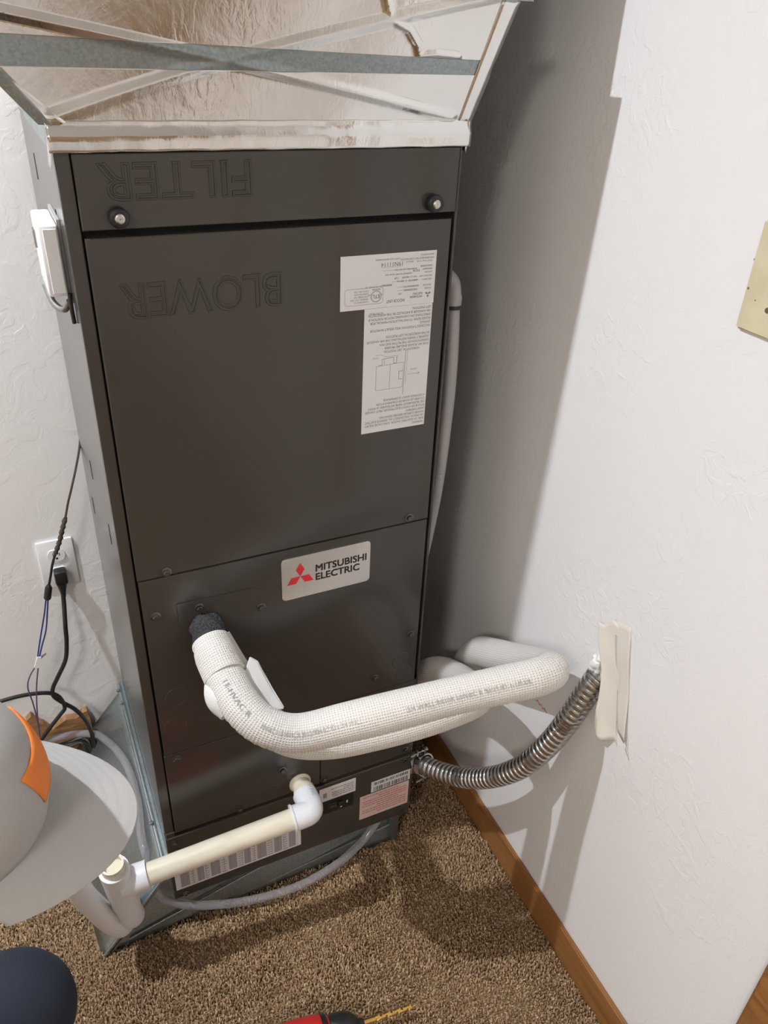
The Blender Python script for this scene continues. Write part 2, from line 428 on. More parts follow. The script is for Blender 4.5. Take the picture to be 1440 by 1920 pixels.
# ------------------------------------------------------------------ the air handler
ZB, ZT, W, D = .09, 1.49, .533, .50
U = thing('air_handler', 'tall charcoal metal air handler cabinet standing upside down in the corner', 'air handler', (W / 2, D / 2, ZB))
bm = BM()
abox(bm, (.0, .012, ZB), (W, D, ZT), .002)
cab = obj('cabinet', bm, 'charcoal', U)
box('stile', (0, .0, .284), (.0172, .0125, ZT), 'charcoal', U, .001)
box('stile', (.5285, .0, .284), (W, .0125, ZT), 'charcoal', U, .001)
box('gap_shade', (.0172, .0095, .276), (.5285, .0135, ZT - .002), 'black_gap', U)  # black sheet standing in for the shade inside the panel gaps
for (y, z) in ((.336, 1.425), (.10, 1.39), (.284, .938), (.103, .913), (.40, .80)):
    box('louvre_slot', (-.0006, y - .0025, z - .018), (.002, y + .0025, z + .018), 'black_gap', U)

def screw(x, z, y, parent, r=.0085):
    bm = BM(); lathe(bm, (x, y, z), (0, -1, 0), [(0, r), (.0012, r), (.002, r * .62)], 18)
    lathe(bm, (x, y - .0018, z), (0, -1, 0), [(0, r * .66), (.0042, r * .62), (.0052, r * .5)], 6)
    return obj('screw', bm, 'screw_black', parent)
def emboss(s, x_r, z_b, wd, h, y, parent, flip=True):
    """embossed outline lettering, upside down: the first letter is on the right"""
    vs, fs, ww = text_mesh(s, .035, 0); kx = wd / ww; kz = h / .72; sg = -1 if flip else 1
    k = .0017 / .035
    pyd('embossed_lettering', [(x_r + sg * p[0] * kx, y - p[2] * k, z_b + sg * p[1] * kz) for p in vs], fs, 'charcoal', parent, True)
def knockout(x, z, y, parent, r=.019):
    bm = BM(); n = 40; rings = []
    for i in range(n):
        a = 2 * PI * i / n; rings.append([bm.verts.new((x + math.cos(a) * (r + dr), y + dy, z + math.sin(a) * (r + dr))) for dr, dy in ((-.0010, .0003), (0, -.0007), (.0010, .0003))])
    for i in range(n):
        A, B = rings[i], rings[(i + 1) % n]
        for k in range(2): bm.faces.new((A[k], A[k + 1], B[k + 1], B[k]))
    obj('knockout_ring', bm, 'charcoal', parent, True)

YP = -.004
fd = plate('filter_door', R4(.0185, 1.401, .5270, 1.4855), YP, .010, 'charcoal', U, .0016)
emboss('FILTER', .2285, 1.4745, .185, .042, YP, fd)
for x, z in ((.061, 1.416), (.488, 1.415)):
    bm = BM(); lathe(bm, (x, YP, z), (0, -1, 0), [(0, .0112), (.002, .0122), (.009, .0122), (.012, .0112), (.0135, .009)], 28)
    kb = obj('thumb_knob', bm, 'black_plastic', fd, True)
for x, z in ((.061, 1.416), (.488, 1.415)):
    bm = BM(); lathe(bm, (x, YP - .0134, z), (0, -1, 0), [(0, .0062), (.0012, .0058), (.0024, .0040)], 20)
    abox(bm, (x - .0045, YP - .0164, z - .0006), (x + .0045, YP - .0152, z + .0006)); abox(bm, (x - .0006, YP - .0164, z - .0045), (x + .0006, YP - .0152, z + .0045))
    obj('knob_screw', bm, 'steel', fd)
bp = plate('blower_panel', R4(.0195, .8855, .5220, 1.3920), YP, .010, 'charcoal', U, .0016)
emboss('BLOWER', .2635, 1.3345, .212, .045, YP, bp)
for x, z in ((.064, .893), (.484, .895)): screw(x, z, YP, bp)
cp = plate('coil_panel', R4(.0205, .4990, .5215, .8825), YP + .0005, .010, 'charcoal', U, .0014)
for x, z in ((.039, .813), (.504, .625), (.431, .538)): screw(x, z, YP + .0005, cp)
for x, z in ((.213, .632), (.212, .597)): screw(x, z, YP + .0005, cp, .006)
for x, z in ((.055, .632), (.047, .566), (.488, .562), (.497, .528)): knockout(x, z, YP + .0005, cp)
ap = [(.100, .600), (.224, .600)] + [(.226 - .036 + .036 * math.cos(a), .788 + .036 * math.sin(a)) for a in np.linspace(0, PI / 2, 8)] + [(.073, .827), (.073, .792), (.092, .776), (.100, .77)]
apl = plate('access_plate', ap, YP - .0012, YP + .001, 'charcoal', U, .0006)
for x, z in ((.108, .811), (.211, .781)): screw(x, z, YP - .0012, apl)
lp = plate('lower_panel', R4(.0190, .2845, .3170, .4975), YP + .001, .010, 'charcoal', U, .0014)
for x, z in ((.040, .486), (.237, .363), (.146, .292)): screw(x, z, YP + .001, lp)
knockout(.212, .308, YP + .001, lp)
lp2 = plate('lower_side_panel', R4(.3185, .2845, .5270, .4975), YP + .001, .010, 'charcoal', U, .0014)
screw(.325, .295, YP + .001, lp2); screw(.512, .300, YP + .001, lp2)
box('corner_bracket', (.001, -.003, .268), (.0185, .006, .289), 'charcoal', U, .001)
YC = -.005
ctl = plate('control_panel', R4(-.001, .086, .534, .2765), YC, .013, 'charcoal', U, .002)
for x, z in ((.014, .262), (.016, .236), (.021, .098), (.518, .098), (.513, .266)): screw(x, z, YC, ctl, .0065)
bm = BM(); abox(bm, (.322, YC - .0008, .184), (.392, .0, .225)); swin = obj('breaker_window', bm, 'black_plastic', U)
bm = BM(); abox(bm, (.330, YC - .003, .196), (.352, YC, .214), .001); abox(bm, (.356, YC - .006, .199), (.368, YC, .212), .001); obj('breaker_switch', bm, 'black_plastic', swin)
p = Print(YC - .0034)
p.text('100F', .351, .207, .006, .014, True); p.make('switch_print', 'ink_soft', swin)
p = Print(YC - .0012); p.rect(.376, .198, .379, .206); p.rect(.362, .190, .366, .193); p.make('switch_mark', 'label_white', swin)

# badge
LB = plate('brand_badge', rrect(.2485, .781, .4110, .866, .007), YP - .0018, YP + .0006, 'badge_silver', U, .0004)
YL = YP - .0020
p = Print(YL)
def diamonds(p, cx, cz, r, flip=False):
    s3 = math.sqrt(3); sg = -1 if flip else 1
    for a in (90, 210, 330):
        a = math.radians(a); e = Vector((math.cos(a), math.sin(a))); b = Vector((-e.y, e.x))
        pts = [Vector((0, 0)), e * r / 2 + b * r / (2 * s3), e * r, e * r / 2 - b * r / (2 * s3)]
        p.poly([(cx + sg * q.x, cz + sg * q.y) for q in pts])
diamonds(p, .2815, .8255, .0275); p.make('three_diamond_logo', 'logo_red', LB)
p = Print(YL); p.text('MITSUBISHI', .3090, .8275, .0135, .094, bold=.07); p.text('ELECTRIC', .3090, .8095, .0135, .081, bold=.07)
p.make('badge_lettering', 'ink_black', LB)

# rating and warning labels, stuck on upside down
RL = plate('rating_label', R4(.3495, 1.2725, .5010, 1.3495), YP - .0004, YP + .0004, 'label_white', U)
p = Print(YP - .0006)
def fl(t, x, z, h, wd=None, bold=0.0): p.text(t, x, z, h, wd, True, bold)
diamonds(p, .4905, 1.2865, .0055, True)
fl('MITSUBISHI', .481, 1.2855, .0030, .020, .015); fl('ELECTRIC', .481, 1.2900, .0030, .016, .015)
fl('INDOOR UNIT', .452, 1.2830, .0046, .030)
rows = [('MODEL', .495, 1.2965, .0024, None), ('SVZ-KP24NA', .472, 1.2965, .0030, .022), ('USA', .447, 1.2915, .0024, None),
        ('SERVICE REF.', .495, 1.3015, .0024, .014), ('SVZ-KP24NA.TH', .474, 1.3015, .0026, .024),
        ('UNIT SUPPLY V', .495, 1.3100, .0024, .016), ('208/230  1  60 Hz', .472, 1.3100, .0026, .034), ('RATED 208V', .430, 1.3060, .0024, .016),
        ('MIN CIRCUIT AMP', .495, 1.3150, .0024, .020), ('MAX CCT BREAKER', .470, 1.3150, .0024, .024), ('15A', .440, 1.3150, .0030, None),
        ('FAN MOTOR', .495, 1.3205, .0024, .012), ('OUTPUT 1/3 HP  F.L.A. 3.0', .462, 1.3205, .0022, .042),
        ('REFRIGERANT', .495, 1.3250, .0024, .016), ('R410A', .474, 1.3240, .0036, .011),
        ('DESIGN PRESSURE', .495, 1.3295, .0024, .020), ('HI 600 PSIG  LO 320 PSIG', .470, 1.3265, .0022, .036),
        ('WEIGHT 52.0 kg / 115 LBS', .495, 1.3365, .0022, .026), ('SERIAL NO.', .463, 1.3370, .0024, .012), ('19N11114', .446, 1.3370, .0060, .034),
        ('MITSUBISHI ELECTRIC CORPORATION', .4965, 1.3410, .0026, .054), ('DWG. NO. BH79A048H03', .441, 1.3425, .0022, .038),
        ('MADE IN MEXICO', .4965, 1.3455, .0022, .022), ('208/230V MAX VOLTAGE 150', .430, 1.3050, .0018, .042)]
for t, x, z, h, wd in rows: fl(t, x, z, h, wd)
for (xa, xb, z) in ((.472, .440, 1.2952), (.474, .440, 1.3002), (.474, .430, 1.3086), (.462, .418, 1.3192), (.470, .415, 1.3255), (.446, .412, 1.3305)): p.line(xa, z, xb, z, .00025)
# test mark: rounded frame with a ringed ETL sign
fr = rrect(.3565, 1.2795, .4165, 1.3030, .004)
for i in range(len(fr)): p.line(*fr[i], *fr[(i + 1) % len(fr)], .0004)
for rr, ww in ((.0082, .0007), (.0068, .0003)):
    c = [(.4055 + rr * math.cos(2 * PI * i / 24), 1.2900 + rr * math.sin(2 * PI * i / 24)) for i in range(24)]
    for i in range(24): p.line(*c[i], *c[(i + 1) % 24], ww)
fl('ETL', .4110, 1.2925, .0052, .011, .02); fl('Intertek', .4120, 1.3010, .0026, .013, .01); fl('c', .4150, 1.2935, .003); fl('us', .3965, 1.2935, .003)
for i, t in enumerate(('CONFORMS TO', 'ANSI/UL STD 1995', 'CERTIFIED TO', 'CAN/CSA STD', 'C22.2 NO. 236')): fl(t, .3930, 1.2845 + i * .0038, .0022, .028 if i in (1,) else .022)
p.make('label_print', 'ink_soft', RL)
WL = plate('warning_label', R4(.3880, 1.0720, .5000, 1.2722), YP - .0003, YP + .0004, 'label_white', U)
p = Print(YP - .0005)
low = [('WARNING:', .0205), ('RISK OF ELECTRIC SHOCK. CAN CAUSE INJURY', .104), ('OR DEATH. DISCONNECT ALL REMOTE ELECTRIC', .104), ('POWER SUPPLIES BEFORE SERVICING.', .080), ('AVERTISSEMENT:', .034),
       ('RISQUE DE CHOCS ELECTRIQUES. PEUT CAUSER', .104), ('DES BLESSURES ET MEME ENTRAINER LA MORT.', .100), ('COUPER LES SOURCES D\'ALIMENTATION', .085), ('A DISTANCE AVANT LE DEPANNAGE.', .074)]
for i, (t, wd) in enumerate(low): fl(t, .4975, 1.0800 + i * .0058, .0036, wd)
up = [('HORIZONTAL LEFT POSITION', .060, .482), ('FOR HP, PLEASE ENSURE PROPER', .075, .4975), ('ORIENTATION OF THE MOTOR AND FAN', .083, .4975), ('ASSEMBLY WHEN INSTALLING THE AIR HANDLER', .105, .4975), ('IN THE HORIZONTAL LEFT POSITION.', .074, .4975), None,
      ('INCORRECT POSITION WILL RESULT IN MOTOR', .100, .4975), ('DAMAGE.', .018, .4975), ('PLEASE REFER TO INSTALLATION MANUAL FOR', .100, .4975), ('DIRECTIONS ON CHANGING MOTOR POSITION IF', .103, .4975), ('AIR HANDLER IS INSTALLED IN THE HORIZONTAL', .104, .4975), ('LEFT POSITION.', .032, .4975)]
for i, e in enumerate(up):
    if e: fl(e[0], e[2], 1.2060 + i * .0057, .0036, e[1])
fl('RG79F798H01', .4180, 1.2655, .0026, .022)
# line drawing of the unit lying on its side
def pl(pts, w=.0004):
    for a, b in zip(pts, pts[1:]): p.line(*a, *b, w)
pl([(.410, 1.182), (.410, 1.143), (.456, 1.143), (.456, 1.184), (.410, 1.182)]); pl([(.4335, 1.143), (.4335, 1.183)])
pl([(.4575, 1.130), (.4590, 1.203)], .0006); pl([(.4610, 1.148), (.4625, 1.203)], .0003)
pl([(.414, 1.1835), (.4195, 1.1835), (.4195, 1.193), (.4390, 1.194), (.4390, 1.184), (.4440, 1.184), (.4440, 1.194), (.4465, 1.194)], .0006); pl([(.4230, 1.184), (.4230, 1.1925)])
pl([(.4560, 1.170), (.4490, 1.170), (.4490, 1.157), (.4560, 1.157)], .0006); pl([(.4465, 1.196), (.4260, 1.196), (.4170, 1.200), (.4080, 1.200)], .0003)
pl([(.4650, 1.163), (.4850, 1.163)]); pl([(.4815, 1.161), (.4850, 1.163), (.4815, 1.165)]); fl('AIR FLOW', .4800, 1.1715, .0018); fl('MOTOR', .413, 1.1965, .0018)
p.make('label_print', 'ink_soft', WL)
# lower stickers
SL = plate('notice_label', R4(.3145, .2255, .3970, .2665), YC - .0004, YC + .0005, 'label_white', U)
p = Print(YC - .0006)
for i in range(5):
    x = .392
    while x > (.372 if i == 3 else .345): wd = rng.uniform(.003, .009); p.rect(x - wd, .2325 + i * .0058, x, .2345 + i * .0058); x -= wd + .0012
for i in range(5): p.rect(.322 + rng.uniform(0, .001), .236 + i * .003, .331, .238 + i * .003)
p.make('label_print', 'ink_soft', SL)
BL_ = plate('barcode_label', R4(.4345, .2000, .5290, .2330), YC - .0004, YC + .0005, 'label_white', U)
p = Print(YC - .0006)
for z0, z1 in ((.2205, .2290), (.2015, .2150)):
    x = .441
    while x < .523: wd = rng.choice((.0008, .0014, .0022)); p.rect(x, z0, x + wd, z1); x += wd + rng.choice((.0008, .0012, .0022))
p.make('barcode_print', 'ink_black', BL_)
PL = plate('caution_label', R4(.4085, .1215, .5275, .1968), YC - .0004, YC + .0005, 'label_pink', U)
p = Print(YC - .0006)
for i in range(9):
    x = .522 - (0 if i not in (4, 8) else .02)
    while x > (.418 if i not in (0, 3, 7) else .455): wd = rng.uniform(.004, .011); p.rect(max(x - wd, .415), .131 + i * .0072, x, .1340 + i * .0072); x -= wd + .0014
p.make('caution_print', 'ink_red', PL)
WD = plate('wiring_diagram_label', R4(.0045, .1135, .2715, .2300), YC - .0004, YC + .0005, 'label_white', U)
p = Print(YC - .0006)
x = .0160; k = 0
while x < .262:
    wd = (.017, .010, .014, .008, .019, .012)[k % 6]; k += 1
    if k % 2: p.rect(x, .1190, x + wd, .2240)
    else:
        for i in range(14): p.rect(x, .1190 + i * .0075, x + wd * rng.uniform(.7, 1), .1212 + i * .0075)
    x += wd + .003
p.make('diagram_blocks', 'label_grey', WD)
p = Print(YC - .0008)
for x in np.arange(.0150, .266, .0128): p.rect(x, .1175, x + .0006, .2260)
for z in np.arange(.1185, .226, .0042): p.rect(.0150, z, .2650, z + .0004)
p.make('diagram_lines', 'ink_soft', WD)

# ------------------------------------------------------------------ plenum under the unit
PLN = thing('supply_plenum', 'flared galvanised sheet metal plenum under the dark cabinet', 'duct', (.17, .25, FZ))
GT = lambda y: .203 + .052 * y / .49                        # top of the side flange, slightly out of level
lf = lambda y: -.157 - .045 * y / .49                       # its foot on the floor
def side(u, v):
    y = u * .495 + .002 * (1 - u); zt = GT(y); z = FZ + (zt - .03 - FZ) * v
    x = lf(y) * (1 - v) + (-.006) * v; y = y - .012 * (1 - v) * (1 - u)
    return (x - .004 * math.sin(PI * u) * math.sin(PI * v), y, z)
grid_sheet('side_panel', side, 24, 12, 'galvanised', PLN, .0012)
def front(u, v):
    z = FZ + (.112 - FZ) * v; y = -.008 * (1 - v) * (1 - u) + .004 * (1 - v) + .044 * v
    xl = lf(0) * (1 - v) + (-.075) * v; xr = .510
    return (xl + (xr - xl) * u, y - .003 * math.sin(PI * min(1, max(0, u))) * v, z)
grid_sheet('front_panel', front, 30, 8, 'galvanised', PLN, .0012)
grid_sheet('right_panel', lambda u, v: (.511, .004 + .04 * v + u * (.45 - .04 * v), FZ + .1 * v), 2, 2, 'galvanised', PLN, .0012)
bm = BM(); prism(bm, [(-.0065, .002, GT(0) - .035), (-.0065, .495, GT(.495) - .035), (-.0065, .495, GT(.495)), (-.0065, .002, GT(0))], (.006, 0, 0)); obj('side_flange', bm, 'galvanised', PLN)
bm = BM(); acyl(bm, (-.010, .004, GT(0) - .010), (-.010, .495, GT(.495) - .010), .0045, seg=8); acyl(bm, (-.009, .004, GT(0) - .026), (-.009, .495, GT(.495) - .026), .003, seg=8); obj('hem_rib', bm, 'galvanised', PLN, True)
bm = BM(); acyl(bm, (lf(0) + .002, -.008, FZ + .004), (-.010, .001, .168), .0035, seg=8); obj('corner_seam', bm, 'galvanised', PLN, True)
bm = BM(); acyl(bm, (lf(0) + .019, -.006, FZ + .006), (-.012, .008, .150), .0022, seg=8); obj('corner_seam', bm, 'galvanised', PLN, True)
bm = BM(); abox(bm, (.496, .0005, FZ), (.512, .02, .09)); obj('corner_flange', bm, 'galvanised', PLN)
for (xa, ya, za), (xb, yb, zb) in (((.20, .0080, .008), (.50, .013, .04)), ((.215, .018, .062), (-.10, .0, .010)), ((-.13, .1, .026), (-.045, .16, .132))):
    bm = BM(); acyl(bm, (xa, ya, za), (xb, yb, zb), .0022, seg=6); obj('crease', bm, 'galvanised', PLN, True)
for y in (.47, .43, .10): 
    bm = BM(); lathe(bm, (-.012, y, GT(y) - .006), (-1, 0, 0), [(0, .006), (.0012, .006), (.002, .004), (.006, .004)], 8); obj('screw', bm, 'dark_steel', PLN)

# ------------------------------------------------------------------ flared duct on top
DU = thing('return_duct', 'flared sheet metal duct taped with shiny foil on top of the cabinet', 'duct', (W / 2, .25, ZT))
BLc, BRc, TRc, TLc = (np.array(q) for q in ((0, 0, 1.515), (.537, 0, 1.515), (.554, -.065, 1.656), (-.116, -.012, 1.656)))
nrm = np.cross(BRc - BLc, TLc - BLc); nrm /= np.linalg.norm(nrm)
if nrm[1] > 0: nrm = -nrm
def seg_d(x, z, a, b):
    a, b, q = np.array(a), np.array(b), np.array((x, z)); t = np.clip(np.dot(q - a, b - a) / np.dot(b - a, b - a), 0, 1)
    return np.linalg.norm(q - a - t * (b - a))
WR = [(.742, 1.0), (.757, .81), (.795, .745), (.817, .64), (.826, .56), (.863, .574), (.914, .559)]
def duct_pt(u, v, off=0.0, wr=False):
    b = BLc * (1 - u) + BRc * u; t = TLc * (1 - u) + TRc * u; q = b * (1 - v) + t * v
    # cross-break: four facets meeting on two diagonals, with a rolled ridge along each
    ux, vz = u * .56, v * .155
    d1 = seg_d(ux, vz, (.006, .006), (1.02 * .56, .96 * .155 + .02)); d2 = seg_d(ux, vz, (-.06, .90 * .155), (.945 * .56, .008))
    hgt = .0042 * max(0.0, 1 - min(d1, d2) / .0095)
    if wr:
        for a, c in zip(WR, WR[1:]):
            d = seg_d(ux, vz, (a[0] * .56, a[1] * .155), (c[0] * .56, c[1] * .155)); hgt = max(hgt, .0034 * math.exp(-(d / .0036) ** 2))
    return q + nrm * (off + hgt)
grid_sheet('front_panel', lambda u, v: duct_pt(u, v), 120, 50, 'galvanised', DU, .0012)
grid_sheet('tape_strip', lambda u, v: duct_pt(.012 + .996 * u - .004 * (1 - u) * v, .015 + v * (.385 + .015 * u), .0006, False), 140, 40, 'foil', DU, .0004)
grid_sheet('tape_strip', lambda u, v: duct_pt(-.004 + 1.01 * u, (.61 - .08 * u) + v * (1.0 - (.61 - .08 * u)), .0006, True), 260, 70, 'foil', DU, .0004)
grid_sheet('corner_tape', lambda u, v: duct_pt(.968 + .036 * u, v, .0011), 4, 20, 'foil', DU, .0004)
grid_sheet('corner_tape', lambda u, v: duct_pt(-.004 + .045 * u * (1 - .6 * v), .30 * v, .0011), 4, 12, 'foil', DU, .0004)
# strip of foil folded over the joint with the cabinet
prof = [(-.0050, 1.4865), (-.0056, 1.4930), (-.0062, 1.5005), (-.0072, 1.5035), (-.0050, 1.5075), (-.0020, 1.5150), (-.0026, 1.5190)]
def joint(u, v):
    k = min(int(v * 6), 5); t = v * 6 - k; a, b = prof[k], prof[k + 1]
    return (-.004 + .545 * u, a[0] + (b[0] - a[0]) * t + .00018 * math.sin(u * 90), a[1] + (b[1] - a[1]) * t + .0003 * math.sin(u * 47 + 1))
grid_sheet('joint_tape', joint, 120, 12, 'foil', DU, .0004)
grid_sheet('joint_tape', lambda u, v: (-.0045 + .004 * u, -.004 + .035 * v, 1.470 + .045 * u), 6, 6, 'foil', DU, .0004)
grid_sheet('joint_tape', lambda u, v: (.5345 + .003 * u, -.005 + .05 * v, 1.478 + .04 * u), 6, 6, 'foil', DU, .0004)
# side and back panels
grid_sheet('side_panel', lambda u, v: tuple((BRc * (1 - v) + TRc * v) * (1 - u) + (np.array((.537, .5, 1.49)) * (1 - v) + np.array((.552, .50, 1.656)) * v) * u), 8, 8, 'galvanised', DU, .0012)
grid_sheet('side_panel', lambda u, v: tuple((BLc * (1 - v) + TLc * v) * (1 - u) + (np.array((-.001, .5, 1.49)) * (1 - v) + np.array((-.012, .50, 1.656)) * v) * u), 8, 8, 'foil', DU, .0012)
grid_sheet('back_panel', lambda u, v: (-.001 - .011 * v * (1 - u) + u * .538 + .015 * v * u, .502, 1.49 + .166 * v), 4, 4, 'galvanised', DU, .0012)
box('neck', (-.0005, .0015, 1.486), (.5335, .50, 1.516), 'galvanised', DU)
bm = BM(); a, b = BLc + nrm * .002, TLc + nrm * .002
prism(bm, [a + np.array((-.010, .004, 0)), a + np.array((.004, -.003, 0)), b + np.array((.004, -.004, 0)), b + np.array((-.014, .004, 0))], (0, .007, .004)); obj('corner_cleat', bm, 'galvanised', DU)
bm = BM(); prism(bm, [(-.116, -.012, 1.655), (.560, -.090, 1.655), (.560, .51, 1.655), (-.016, .51, 1.655)], (0, 0, .011)); obj('collar_flange', bm, 'galvanised', DU)
bm = BM(); prism(bm, [(-.100, .002, 1.666), (.545, -.066, 1.666), (.545, .505, 1.666), (-.008, .505, 1.666)], (0, 0, HC - .001 - 1.666)); obj('collar', bm, 'galvanised', DU)

# ------------------------------------------------------------------ refrigerant lines
RH = .0305
H1 = [(.114, -.020, .768), (.113, -.045, .770), (.116, -.080, .757), (.120, -.115, .742), (.131, -.160, .723), (.156, -.193, .704), (.200, -.215, .693), (.272, -.235, .705), (.355, -.253, .716), (.439, -.270, .727), (.520, -.288, .737),
      (.572, -.297, .741), (.608, -.290, .735), (.630, -.262, .712), (.640, -.215, .678), (.644, -.150, .634), (.645, -.085, .592), (.650, -.035, .556), (.655, .000, .510), (.656, .020, .450), (.652, .040, .370), (.650, .10, .29), (.645, .22, .24)]
H2 = [(.119, -.035, .760), (.135, -.070, .722), (.152, -.100, .690), (.172, -.130, .650), (.206, -.155, .618), (.270, -.170, .598), (.346, -.183, .597), (.425, -.197, .606), (.490, -.203, .615),
      (.540, -.190, .606), (.572, -.150, .572), (.590, -.095, .540), (.597, -.040, .512), (.592, .010, .487), (.585, .05, .450), (.58, .09, .39), (.578, .14, .33), (.576, .30, .28)]
h1 = thing('refrigerant_line', 'upper white woven-sleeved refrigerant hose bending furthest toward the right wall', 'hose', (.30, -.2, .70), 'insulated refrigerant lines')
def wr1(s, a):
    r = RH + .0010 * np.sin(s * 9 + a) + .0006 * math.sin(s * 23)
    ridge = .0008 * np.sin(s * 2 * PI / .011) * np.clip(np.sin(a * 1 + .6), 0, 1)
    return r + ridge
sl1, path1, q1 = tube('insulation_sleeve', H1[1:], wr1, 'sleeve', h1, 40, .004, True)
sl1['label'] = 'white woven insulation sleeve'
h2 = thing('refrigerant_line', 'lower white woven-sleeved refrigerant hose tucked under the longer one', 'hose', (.30, -.15, .60), 'insulated refrigerant lines')
tube('insulation_sleeve', H2, lambda s, a: RH - .001 + .0010 * np.sin(s * 11 + a * 2), 'sleeve', h2, 40, .004, True)
fc, pf, qf = tube('foam_collar', [(.116, -.002, .772), (.115, -.022, .772), (.114, -.045, .769), (.114, -.062, .764)], lambda s, a: .0270 + .0016 * np.sin(a * 5 + s * 200), 'foam', h1, 32, .004)
fc['label'] = 'black foam pipe collar'
tube('sleeve_overlap', [(.114, -.058, .766), (.116, -.080, .757), (.119, -.105, .746)], lambda s, a: RH + .0030 - .15 * max(0, .012 - s) + .0012 * np.sin(a * 3), 'sleeve', h1, 40, .004, True)
tube('tape_wrap', [(.110, -.098, .735), (.113, -.125, .722), (.119, -.148, .708)], lambda s, a: np.full(len(a), .024 + .008 * math.sin(PI * min(1, s / .056))), 'white_wrap', h1, 24, .004)
bm = BM()
fp = [(.160, -.100, .762), (.172, -.105, .752), (.184, -.135, .712), (.196, -.158, .690), (.170, -.150, .690), (.146, -.110, .738)]
prism(bm, fp, (.003, .006, .0)); bmesh.ops.bevel(bm, geom=bm.edges[:], offset=.0015, segments=1, affect='EDGES'); obj('tape_flap', bm, 'white_wrap', h1)
def print_on_tube(t, path, q, s0, height, ang, rad, rev, mat, parent, wid, name='sleeve_print'):
    """lettering wrapped on the tube: baseline along the path at angle ang"""
    vs, fs, ww = text_mesh(t); T, Uu, Vv = frames(path); out = []
    for pnt in vs:
        x = pnt[0] / ww * wid; s = s0 + (wid - x if rev else x); a = ang + (pnt[1] - .35) / .7 * height / rad * (1 if rev else -1)
        i = min(max(np.searchsorted(q, s) - 1, 0), len(q) - 2); f = (s - q[i]) / (q[i + 1] - q[i])
        c = path[i] * (1 - f) + path[i + 1] * f; u_ = Uu[i] * (1 - f) + Uu[i + 1] * f; v_ = Vv[i] * (1 - f) + Vv[i + 1] * f
        out.append(c + (u_ * math.cos(a) + v_ * math.sin(a)) * (rad + .0016))
    pyd(name, out, fs, mat, parent)
def cam_angle(path, q, s, world_dir):
    T, Uu, Vv = frames(path); i = min(np.searchsorted(q, s), len(q) - 1); d = np.array(world_dir)
    return math.atan2(np.dot(d, Vv[i]), np.dot(d, Uu[i]))
VD = (-.20, -.66, .62)
for t, s0, wd in (('I E-HVAC R', .085, .060), ('HVAC-I /E-HVAC/R 30/15/90H-0.7 ID x 3/4 WALL', .165, .155), ('3/4 WALL R410A I-HVAC R 30/15 ID 1-1/8 UL', .390, .200)):
    print_on_tube(t, path1, q1, s0, .0080, cam_angle(path1, q1, s0 + wd / 2, VD), RH, False, 'ink_grey', h1, wd)

# ------------------------------------------------------------------ flexible metal conduit
FC = thing('flexible_conduit', 'ribbed flexible steel conduit curving from the cabinet up into the wall', 'conduit', (.55, 0, .23))
CP = [(.550, -.004, .240), (.575, -.064, .262), (.600, -.127, .302), (.620, -.186, .363), (.640, -.234, .435), (.660, -.268, .520), (.678, -.287, .598), (.692, -.296, .655), (.702, -.301, .690), (.7085, -.303, .705)]
def ribs(s, a):
    t = (s / .0125) % 1.0
    k = .985 if t < .10 else (1.0 if t < .52 else (.985 if t < .60 else (.90 if t < .66 else (.87 if t < .93 else .92))))
    return np.full(len(a), .0215 * k)
tube('corrugated_tube', CP, ribs, 'conduit_steel', FC, 28, .00105)
bm = BM(); d0 = Vector((.025, -.06, .022)).normalized()
lathe(bm, (.5325, .012, .236), (1, -.2, .05), [(0, .028), (.006, .028), (.007, .0225), (.02, .0225)], 24); obj('connector', bm, 'dark_steel', FC)
bm = BM(); c0 = Vector((.556, -.016, .246))
dd, ss, uu = frame_of(d0)
rg = []
for i in range(28):
    a = 2 * PI * i / 28; e = ss * math.cos(a) + uu * math.sin(a); rg.append([bm.verts.new(c0 + e * r + d0 * t) for r, t in ((.0228, -.006), (.0262, -.006), (.0262, .006), (.0228, .006))])
for i in range(28):
    for k in range(4): bm.faces.new((rg[i][k], rg[i][(k + 1) % 4], rg[(i + 1) % 28][(k + 1) % 4], rg[(i + 1) % 28][k]))
cl = obj('clamp_ring', bm, 'steel', FC, True)
for sg in (1, -1):
    base_ = c0 + uu * sg * .033
    bm = BM(); abox(bm, base_ + Vector((-.012, -.004, -.007)), base_ + Vector((-.008, .004, .007)), .001); abox(bm, base_ + Vector((.006, -.004, -.007)), base_ + Vector((.010, .004, .007)), .001); obj('clamp_ear', bm, 'steel', FC)
    bm = BM(); acyl(bm, base_ + Vector((-.028, -.004, 0)), base_ + Vector((.016, .003, 0)), .0022, seg=10); lathe(bm, base_ + Vector((.012, .003, 0)), (1, .1, 0), [(0, .005), (.004, .005)], 12); obj('clamp_screw', bm, 'steel', FC)

# tape patch and sealant on the wall
TPm = thing('tape_patch', 'torn cream masking tape strip around the conduit hole in the wall', 'tape', (.70, -.34, .60))
def tp(y, z, o): return (XW(y) - o, y, z)
def patch(u, v):
    z = .612 + .198 * v + .018 * u * v - .006 * math.sin(u * 7); y = (-.352 + .066 * v) + u * (-.030 - .006 * v) + .003 * math.sin(v * 9)
    o = .0008 + (1 - u) ** 2 * (.010 + .012 * math.exp(-((v - .12) / .25) ** 2)) + .0008 * math.sin(v * 17 + u * 5)
    return tp(y, z, o)
grid_sheet('tape_strip', patch, 10, 26, 'masking', TPm, .0004)
def patch2(u, v):
    z = .640 + .19 * v + .010 * u; y = (-.374 + .064 * v) + u * (-.024 - .012 * v); o = .0016 + .006 * (1 - v) ** 4 * u + .001 * math.sin(v * 11)
    return tp(y, z - .012 * u * (1 - v), o)
grid_sheet('tape_strip', patch2, 6, 20, 'masking', TPm, .0004)
